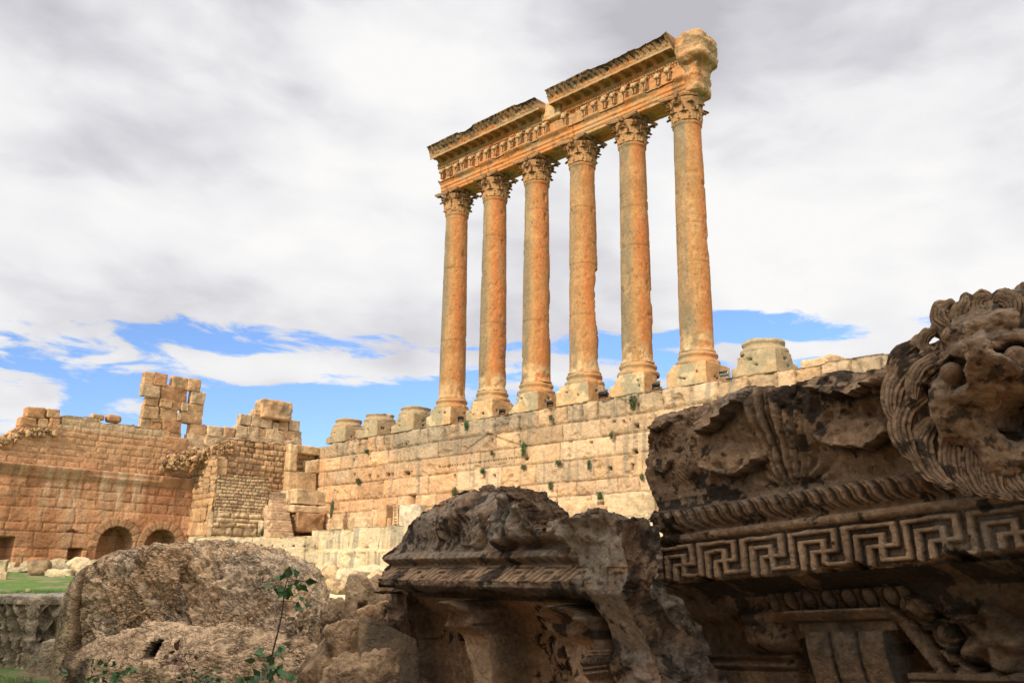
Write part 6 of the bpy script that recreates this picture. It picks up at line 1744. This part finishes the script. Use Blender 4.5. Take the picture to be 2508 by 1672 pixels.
# ------------------------------------------------------------------ rocks and blocks of the foreground
def free_rock(name, x, y, D, size, seed, colr, lab, cat, n=40, planes=14, amp=0.05, freq=2.5, rot=(0, 0, 0), extra=None, bump=None, mat=None, crustk=0.0, flat=6.0, c2=None):
    V, F = rock_star(size, n, planes, amp, freq, seed, flat, 5, extra, bump)
    V = V@rotm(*rot).T
    L0 = at(x, y, D); gz = float(ground_z(L0[0], L0[1]))-.06
    if L0[2]+V[:, 2].min() > gz:          # the stone goes down into the soil
        V[:, 2] = np.where(V[:, 2] < 0, V[:, 2]*(gz-L0[2])/V[:, 2].min(), V[:, 2])
    c = mixc(np.array(colr), np.array(c2 if c2 is not None else np.array(colr)*.55), sst(fbm(V*2.2+seed, 5, seed), 0, .55))
    c = c*(1+.2*fbm(V*7, 3, seed+1))[:, None]
    if crustk: c = mixc(c, BK, sst(fbm(V*6, 5, seed+2, .6)+.6*fbm(V*1.5, 3, seed+3)+crustk-.4, 0.0, .2)*.85)
    o = mesh_obj(name, V, [F], mat or M_ROCK, None, True, c)
    o.location = at(x, y, D)
    if lab: tag(o, lab, cat)
    return o
RK = (0.5, 0.36, 0.21)
def conglom(P):
    w = (P+0.20*np.stack([fbm(P*2.6+k*9, 4, k) for k in range(3)], -1))@rotm(.3, .4, .2)
    f1, f2, i1 = cell(w*pt3(2.6, 2.6, 5.2), 5); g1, g2, i2 = cell(w*pt3(7, 7, 13), 9)
    m = sst(fbm(P*1.1, 3, 21), -.25, .25)
    return -.06*np.exp(-(f2-f1)/.05)*m+.075*(i1-.5)+.045*(i2-.5)*(1.1-.6*m)-.03*np.exp(-(g2-g1)/.06)+0.07*ridge(P*1.0, 5, 4, .55)-0.05+.030*fbm(P*6, 5, 7, .6)-.05*np.clip(fbm(P*4, 4, 8)-.25, 0, 1)*2
ya = math.atan2(AR[1], AR[0])              # heading of the picture's horizontal
ex = [(np.array((-1, .25, 0)), .93), (np.array((1, 0, .0)), .98), (np.array((0, -1, .15)), .85), (np.array((-.45, 0, 1)), .88), (np.array((.45, 0, 1)), .93), (np.array((.85, 0, .6)), 1.02), (np.array((-.9, 0, .5)), 1.05), (np.array((0, 0, 1)), .92)]
def boulder():
    root = empty('broken_boulder', at(500, 1600, 12.2))
    tag(root, 'big pale broken boulder with a smooth cut strip on its left', 'boulder')
    D = 12.2; s = D/2172.6
    n = 165
    if n not in _cg: _cg[n] = cube_grid(n)
    U_, F = _cg[n]; Dr = U_/np.linalg.norm(U_, axis=1, keepdims=True)
    # outline, as seen, turned into a real height for every position along the stone
    ox = (np.array([150, 176, 183, 200, 260, 330, 430, 540, 640, 720, 775, 800, 812, 835])-500)*s
    oz = (1600-np.array([1672, 1600, 1440, 1405, 1372, 1352, 1338, 1330, 1345, 1378, 1412, 1470, 1560, 1680]))*s
    hx = 1.64; hy = 1.35; hz = 1.52
    P = Dr*(1.0/np.maximum.reduce([np.abs(Dr[:, 0])**1, np.abs(Dr[:, 1]), np.abs(Dr[:, 2])])[:, None])   # cube
    q = 5.5
    r = 1/((np.abs(Dr)**q).sum(1)**(1/q)); P = Dr*r[:, None]*np.array([hx, hy, hz])
    topz = np.interp(P[:, 0], ox, oz)
    P[:, 2] = np.where(P[:, 2] > 0, P[:, 2]/hz*np.maximum(topz, .2), P[:, 2])
    left = P[:, 0] < -1.40
    Nn = nrm1(P/np.array([hx, hy, hz])**2)
    d = conglom(P+np.array([3, 0, 0]))
    strip = sst(-1.26-P[:, 0], -.02, .05)*sst(-P[:, 1], -.6, -.2)
    d = d*(1-strip*.93)+strip*0.01
    edge = np.exp(-((P[:, 0]+1.27)/.05)**2)*(P[:, 1] < 0)
    d = d-edge*.10
    P = P+Nn*d[:, None]
    c = mixc((0.80, 0.56, 0.335), (0.62, 0.40, 0.22), sst(fbm(P*1.8, 5, 5), -.1, .45))
    c = mixc(c, (0.70, 0.54, 0.37), sst(fbm(P*2.6+5, 4, 8), .1, .5)*.7)
    c = mixc(c, (0.22, 0.12, 0.055), strip*.75*sst(fbm(P*pt3(3, 3, .8), 4, 9), -.25, .25)); c = mixc(c, (0.40, 0.32, 0.20), strip*np.exp(-((P[:, 0]+1.42)/.08)**2)*sst(P[:, 2], -.9, 0)*.8)
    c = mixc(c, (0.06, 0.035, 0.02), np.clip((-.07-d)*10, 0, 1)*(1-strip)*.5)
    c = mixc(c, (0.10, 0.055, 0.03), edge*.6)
    P = P@rotm(0, 0, ya).T
    mesh_obj('boulder_body', P, [F], M_BOULD, root, True, c)
def nrm1(V): return V/np.maximum(np.linalg.norm(V, axis=1, keepdims=True), 1e-9)
boulder()
def front_rock():
    V, F = rock_star((1.50, .55, .62), 80, 12, .07, 2.6, 31, 6.0, 5, None, lambda P: .6*conglom(P*1.4+5))
    d = V
    k = sst(.075-np.abs(d[:, 0]+.62), 0, .02)*sst(d[:, 2]-.22, 0, .03)*(d[:, 1] < 0)
    V = V+np.array([0, 1, 0])*(k*.3)[:, None]
    c = mixc((0.74, 0.52, 0.32), (0.52, 0.35, 0.21), sst(fbm(V*2, 5, 5), 0, .5)); c = mixc(c, BK, k)
    c = mixc(c, (0.07, 0.05, 0.04), sst(fbm(V*4, 5, 15)+fbm(V*1.2, 3, 16), .45, .7)*.8)
    V = V@rotm(0, 0.06, ya).T
    o = mesh_obj('notched_rock', V, [F], M_BOULD, None, True, c); o.location = at(500, 1672, 10.2)
    tag(o, 'greyish rock with a dark wedge hole lying in front of the big broken boulder', 'rock')
front_rock()
def lattice_block():
    hx, hy, hz = .62, .62, .57
    root = empty('lattice_carved_block', at(112, 1546, 14.0))
    tag(root, 'square block carved with a diamond lattice, standing in the grass at the far left', 'carved block')
    n = 120
    V, F, Nn = rounded_box((hx, hy, hz), .06, n, .018, 5, 77, 4)
    # left face: lattice ; right face: carved above, plain below
    for ax_, s in ((0, -1), (1, -1)):
        f = Nn[:, ax_]*s > .8
        t = V[:, 1-ax_]; z = V[:, 2]
        la = np.minimum(np.abs(((t+z*.62)/.27) % 1-.5), np.abs(((t-z*.62)/.27) % 1-.5))
        rid = np.exp(-((.5-np.abs(la-.0)-.5+la*0)/1)**2)*0
        ridge_ = np.exp(-(la/.10)**2)
        inn = ridge(pt3(t*7, z*7, ax_), 3, 7)
        frame = (np.abs(t) > hx*.82) | (z > hz*.74)
        dep = np.where(frame, 0.02*inn, -0.11+.11*ridge_+.05*inn)
        if ax_ == 1: dep = np.where(z < -.12, -0.005+.006*inn, dep)
        V[f, ax_] += s*dep[f]*1.2
    c = mixc((0.50, 0.40, 0.27), (0.30, 0.24, 0.16), sst(fbm(V*3, 4, 6), -.1, .4))
    c = mixc(c, (0.52, 0.45, 0.37), sst(Nn[:, 2], .5, .9)*.8)
    c = mixc(c, BK*1.5, sst(fbm(V*9, 4, 9), .3, .5)*.5)
    V = V@rotm(0, 0, ya+math.radians(57)).T
    mesh_obj('carved_body', V, [F], M_ROCK, root, True, c)
lattice_block()
def plain_slab():
    V, F, Nn = rounded_box((.25, .26, .36), .06, 40, .02, 4, 78, 4); V[:, 0] += .03*np.sin(V[:, 2]*3)
    c = mixc((0.52, 0.43, 0.29), (0.38, 0.31, 0.2), sst(fbm(V*3, 4, 6), -.1, .4))
    V = V@rotm(0, -.05, ya+.25).T
    o = mesh_obj('upright_slab', V, [F], M_ROCK, None, True, c); o.location = at(148, 1628, 12.9)
    tag(o, 'plain greyish upright slab leaning before the lattice carved block', 'slab')
plain_slab()
free_rock('small_rock', 95, 1655, 12.9, (.16, .14, .13), 91, (0.26, 0.17, 0.10), 'small brown rock in the grass at the foot of the lattice carved block', 'rock', 20)
# group between the boulder and the carved cornice
def slot(P):
    return -0.16*sst(.07-np.abs(P[:, 0]-.05), 0, .03)*sst(.10-P[:, 2], 0, .05)*(P[:, 1] < 0)
free_rock('slotted_stone', 884, 1490, 10.6, (.235, .26, .48), 101, (0.56, 0.39, 0.23), 'upright pale stone with a rectangular slot, right of the big boulder', 'rock', 44, 12, .035, 4, (0, 0, ya), [(np.array((0, 0, 1)), .85), (np.array((-1, 0, .1)), .85)], slot)
free_rock('slanted_stone', 935, 1490, 10.9, (.26, .25, .42), 106, (0.54, 0.38, 0.23), 'sloping stone behind the slotted one', 'rock', 36, 12, .04, 4, (0, .35, ya))
free_rock('round_rock', 922, 1525, 9.8, (.19, .2, .22), 102, (0.56, 0.37, 0.21), 'roundish knobbly rock between the slotted stone and the dark cornice', 'rock', 34, 10, .03, 7, (0, 0, ya))
free_rock('dark_gap_rock', 832, 1540, 10.8, (.30, .3, .38), 103, (0.38, 0.26, 0.155), 'rough brown rock between the boulder and the slotted stone', 'rock', 44, 12, .05, 5, (0, 0, ya), None, lambda P: .5*conglom(P*1.6))
free_rock('layered_rock', 835, 1640, 9.4, (.40, .35, .42), 104, (0.46, 0.31, 0.18), 'layered rock with dark cracks at the bottom right of the big boulder', 'rock', 54, 12, .03, 4, (0, .2, ya), None, lambda P: .05*ridge(P*pt3(1.5, 1.5, 5.5), 3, 7)-.03)
free_rock('low_rock', 925, 1672, 8.8, (.52, .35, .30), 105, (0.48, 0.325, 0.19), 'broad low rock at the bottom edge under the dark smooth slab', 'rock', 50, 12, .05, 4, (0, -.25, ya), None, lambda P: .4*conglom(P*1.6+3))
def smooth_slab():
    V, F, Nn = rounded_box((.30, .20, .26), .03, 34, .008, 5, 79, 4)
    V[:, 0] += -V[:, 2]*.25; V[:, 2] += np.where(V[:, 2] > 0, -.12*(V[:, 0]+.3)*V[:, 2]/.26*1.6, 0)
    c = mixc((0.17, 0.13, 0.085), (0.22, 0.16, 0.10), sst(fbm(V*5, 4, 6), -.1, .4)); c = mixc(c, (0.38, 0.26, 0.15), sst(-V[:, 0], .22, .32))
    V = V@rotm(-.25, .22, ya+.15).T
    o = mesh_obj('smooth_slab', V, [F], M_ROCK, None, True, c); o.location = at(950, 1598, 8.9)
    tag(o, 'dark smooth-faced slab leaning against the middle carved cornice', 'slab')
smooth_slab()
free_rock('slab_bed_rock', 880, 1590, 9.3, (.34, .3, .26), 108, (0.52, 0.35, 0.20), 'pale rough rock carrying the dark smooth slab', 'rock', 44, 12, .05, 5, (0, .5, ya))
free_rock('leaning_rough_stone', 1665, 1570, 8.2, (.36, .5, .85), 110, (0.26, 0.21, 0.155), 'grey grainy stone leaning between the two carved cornices', 'rock', 60, 12, .04, 4, (0, -.42, ya), None, lambda P: .03*ridge(P*7, 3, 5), crustk=.05)
free_rock('boulder_behind', 2520, 1055, 9.5, (.8, .8, .55), 112, (0.30, 0.25, 0.19), 'rough grey boulder seen through the open mouth of the lion', 'boulder', 50, 12, .08, 2, (0, 0, 0), None, lambda P: .5*conglom(P))
# stones at the foot of the retaining wall
for i, (x, y, D, sz, lab) in enumerate([(818, 1408, 60, (.9, .6, .75), 'orange shadowed stone at the foot of the retaining wall'), (843, 1414, 58, (.75, .6, .62), 'cream stone at the foot of the retaining wall'),
                                        (820, 1436, 52, (.62, .5, .40), 'small pale stone on the grass before the retaining wall'), (905, 1404, 60, (1.7, .7, .50), 'long orange ledge stone under the retaining wall'),
                                        (935, 1428, 55, (1.0, .5, .62), 'pale block partly hidden by the middle carved cornice'), (822, 1472, 30, (.9, .5, .26), 'flat orange stone behind the rocks right of the big boulder')]):
    free_rock('fallen_stone', x, y, D, sz, 130+i, ((0.60, 0.42, 0.24), (0.66, 0.52, 0.33))[i % 2], lab, 'stone', 18, 10, .05, 2, (0, 0, ya), mat=M_WALL)

# ------------------------------------------------------------------ growing things
def leaf_quad(mb, p, d, s, col=(0.5, .5, .5)):
    d = nrm(d); b = nrm(np.cross(d, np.random.RandomState(int(abs(p[0]*1e4)) % 99999).normal(size=3)))*s*.42
    nn = np.cross(d, b)*.35
    mb.add([p, p+d*s*.35+b, p+d*s, p+d*s*.35-b, p+d*s*.5-nn*.0+nn*.4], np.array([[0, 1, 4], [1, 2, 4], [2, 3, 4], [3, 0, 4]]))
def tube(mb, pts, r0, r1, col=(.1, .07, .04), m=7):
    pts = np.array(pts); n = len(pts); T = np.gradient(pts, axis=0); T = nrm1(T)
    S = nrm1(np.cross(T, np.array([.3, .9, .1]))); O_ = np.cross(T, S); ang = np.linspace(0, 2*math.pi, m, endpoint=False)
    r = np.linspace(r0, r1, n)
    G = pts[None]+(S[None]*np.cos(ang)[:, None, None]+O_[None]*np.sin(ang)[:, None, None])*r[None, :, None]
    mb.add(G.reshape(-1, 3), grid_faces(m, n, wrapu=True), col)
def shrub(name, stem_px, D, clusters, lab, seed, leafmat, s=.045, r0=.008, dens=14):
    rs = np.random.RandomState(seed); base = at(*stem_px[0], D); root = empty(name, base); tag(root, lab, 'plant')
    P = [at(x, y, D)-base for x, y in stem_px]
    P = [P[0]+np.array([.02, .03, -base[2]])]+P
    t = np.linspace(0, len(P)-1, 34); P = np.array([np.interp(t, range(len(P)), [p[k] for p in P]) for k in range(3)]).T
    P = P+np.stack([.006*np.sin(t*3+seed), .006*np.cos(t*2.4), 0*t], -1)
    mb = MB(); tube(mb, P, r0, r0*.35)
    lf = MB()
    for (x, y, rx, ry, nn_) in clusters:
        c = at(x, y, D)-base; sx = D/2172.6
        for k in range(nn_):
            q = c+AR*rs.normal()*rx*sx*.5+AU*rs.normal()*ry*sx*.5+AF*rs.normal()*.05
            j = P[np.argmin(np.linalg.norm(P-q, axis=1))]
            d = nrm(q-j+rs.normal(size=3)*.03+np.array([0, 0, -.01]))
            if k % 4 == 0: tube(mb, [j, (j+q)/2+np.array([0, 0, .005]), q], r0*.3, r0*.12, m=4)
            leaf_quad(lf, q, d, s*rs.uniform(.6, 1.25))
    mb.build('stem', M_TWIG, root); lf.build('leaves', leafmat, root, False)
shrub('sapling', [(655, 1760), (668, 1600), (688, 1500), (702, 1440), (704, 1408)], 5.6, [(704, 1412, 16, 14, 7), (735, 1430, 24, 14, 6), (680, 1438, 26, 14, 6), (700, 1458, 20, 20, 8), (725, 1478, 26, 10, 4), (668, 1598, 30, 18, 9), (662, 1640, 40, 26, 26), (650, 1665, 50, 16, 22)],
      'slender green sapling growing in front of the big boulder', 5, M_LEAFD, .066)
shrub('red_shoot', [(480, 1690), (468, 1640), (442, 1600)], 5.8, [(440, 1596, 20, 14, 10), (452, 1615, 24, 16, 8), (430, 1612, 16, 10, 5)], 'thin shoot with dark red leaves at the bottom edge', 6, M_LEAFR, .045, .005)
shrub('low_weed', [(210, 1700), (222, 1655)], 6.5, [(215, 1660, 40, 16, 16), (260, 1650, 50, 20, 26), (285, 1655, 30, 22, 18), (240, 1630, 40, 14, 10)], 'low weed with mixed green leaves under the cut side of the boulder', 7, M_LEAFD, .05, .005)
shrub('low_weed', [(495, 1700), (505, 1655)], 6.0, [(500, 1665, 40, 18, 26), (475, 1655, 20, 10, 8)], 'small green weed right of the red-leaved shoot', 8, M_LEAFD, .045, .005)

def grass():
    rs = np.random.RandomState(5); Vs = []; n = 0
    N1 = 60000
    D = 10.5+30*rs.rand(N1)**1.8; x = rs.uniform(-60, 420, N1)
    x = np.where(D < 16, rs.uniform(-60, 200, N1), x)
    s = (x-1254)/FPX
    fwd = nrm(np.array([AF[0], AF[1], 0])); rt = nrm(np.array([AR[0], AR[1], 0]))
    P = CAM[None, :2]+D[:, None]*fwd[:2]+(D*s/math.cos(PITCH))[:, None]*rt[:2]
    z = ground_z(P[:, 0], P[:, 1])
    cl = fbm(pt3(P[:, 0]*.8, P[:, 1]*.8), 3, 3)
    keep = cl > -.25; P, z, D, cl = P[keep], z[keep], D[keep], cl[keep]
    m = len(P); h = (0.025+.065*rs.rand(m))*(1+.6*np.clip(cl, 0, 1)); a = rs.rand(m)*6.28; w = .0015+.0003*D
    b = np.stack([np.cos(a)*w, np.sin(a)*w, 0*a], -1); le = rs.normal(size=(m, 2))*h[:, None]*.4
    B = np.stack([P[:, 0], P[:, 1], z-.01], -1); T = B+np.stack([le[:, 0], le[:, 1], h], -1)
    V = np.stack([B-b, B+b, T], 1).reshape(-1, 3); F = np.arange(m*3).reshape(-1, 3)
    o = mesh_obj('grass', V, [F], flat_mat('grass_blades', (0.06, 0.13, 0.02), .8, 0, .5, 3), None, False)
    tag(o, 'short green grass around the lattice carved block and towards the court wall', 'grass', kind='stuff')
grass()
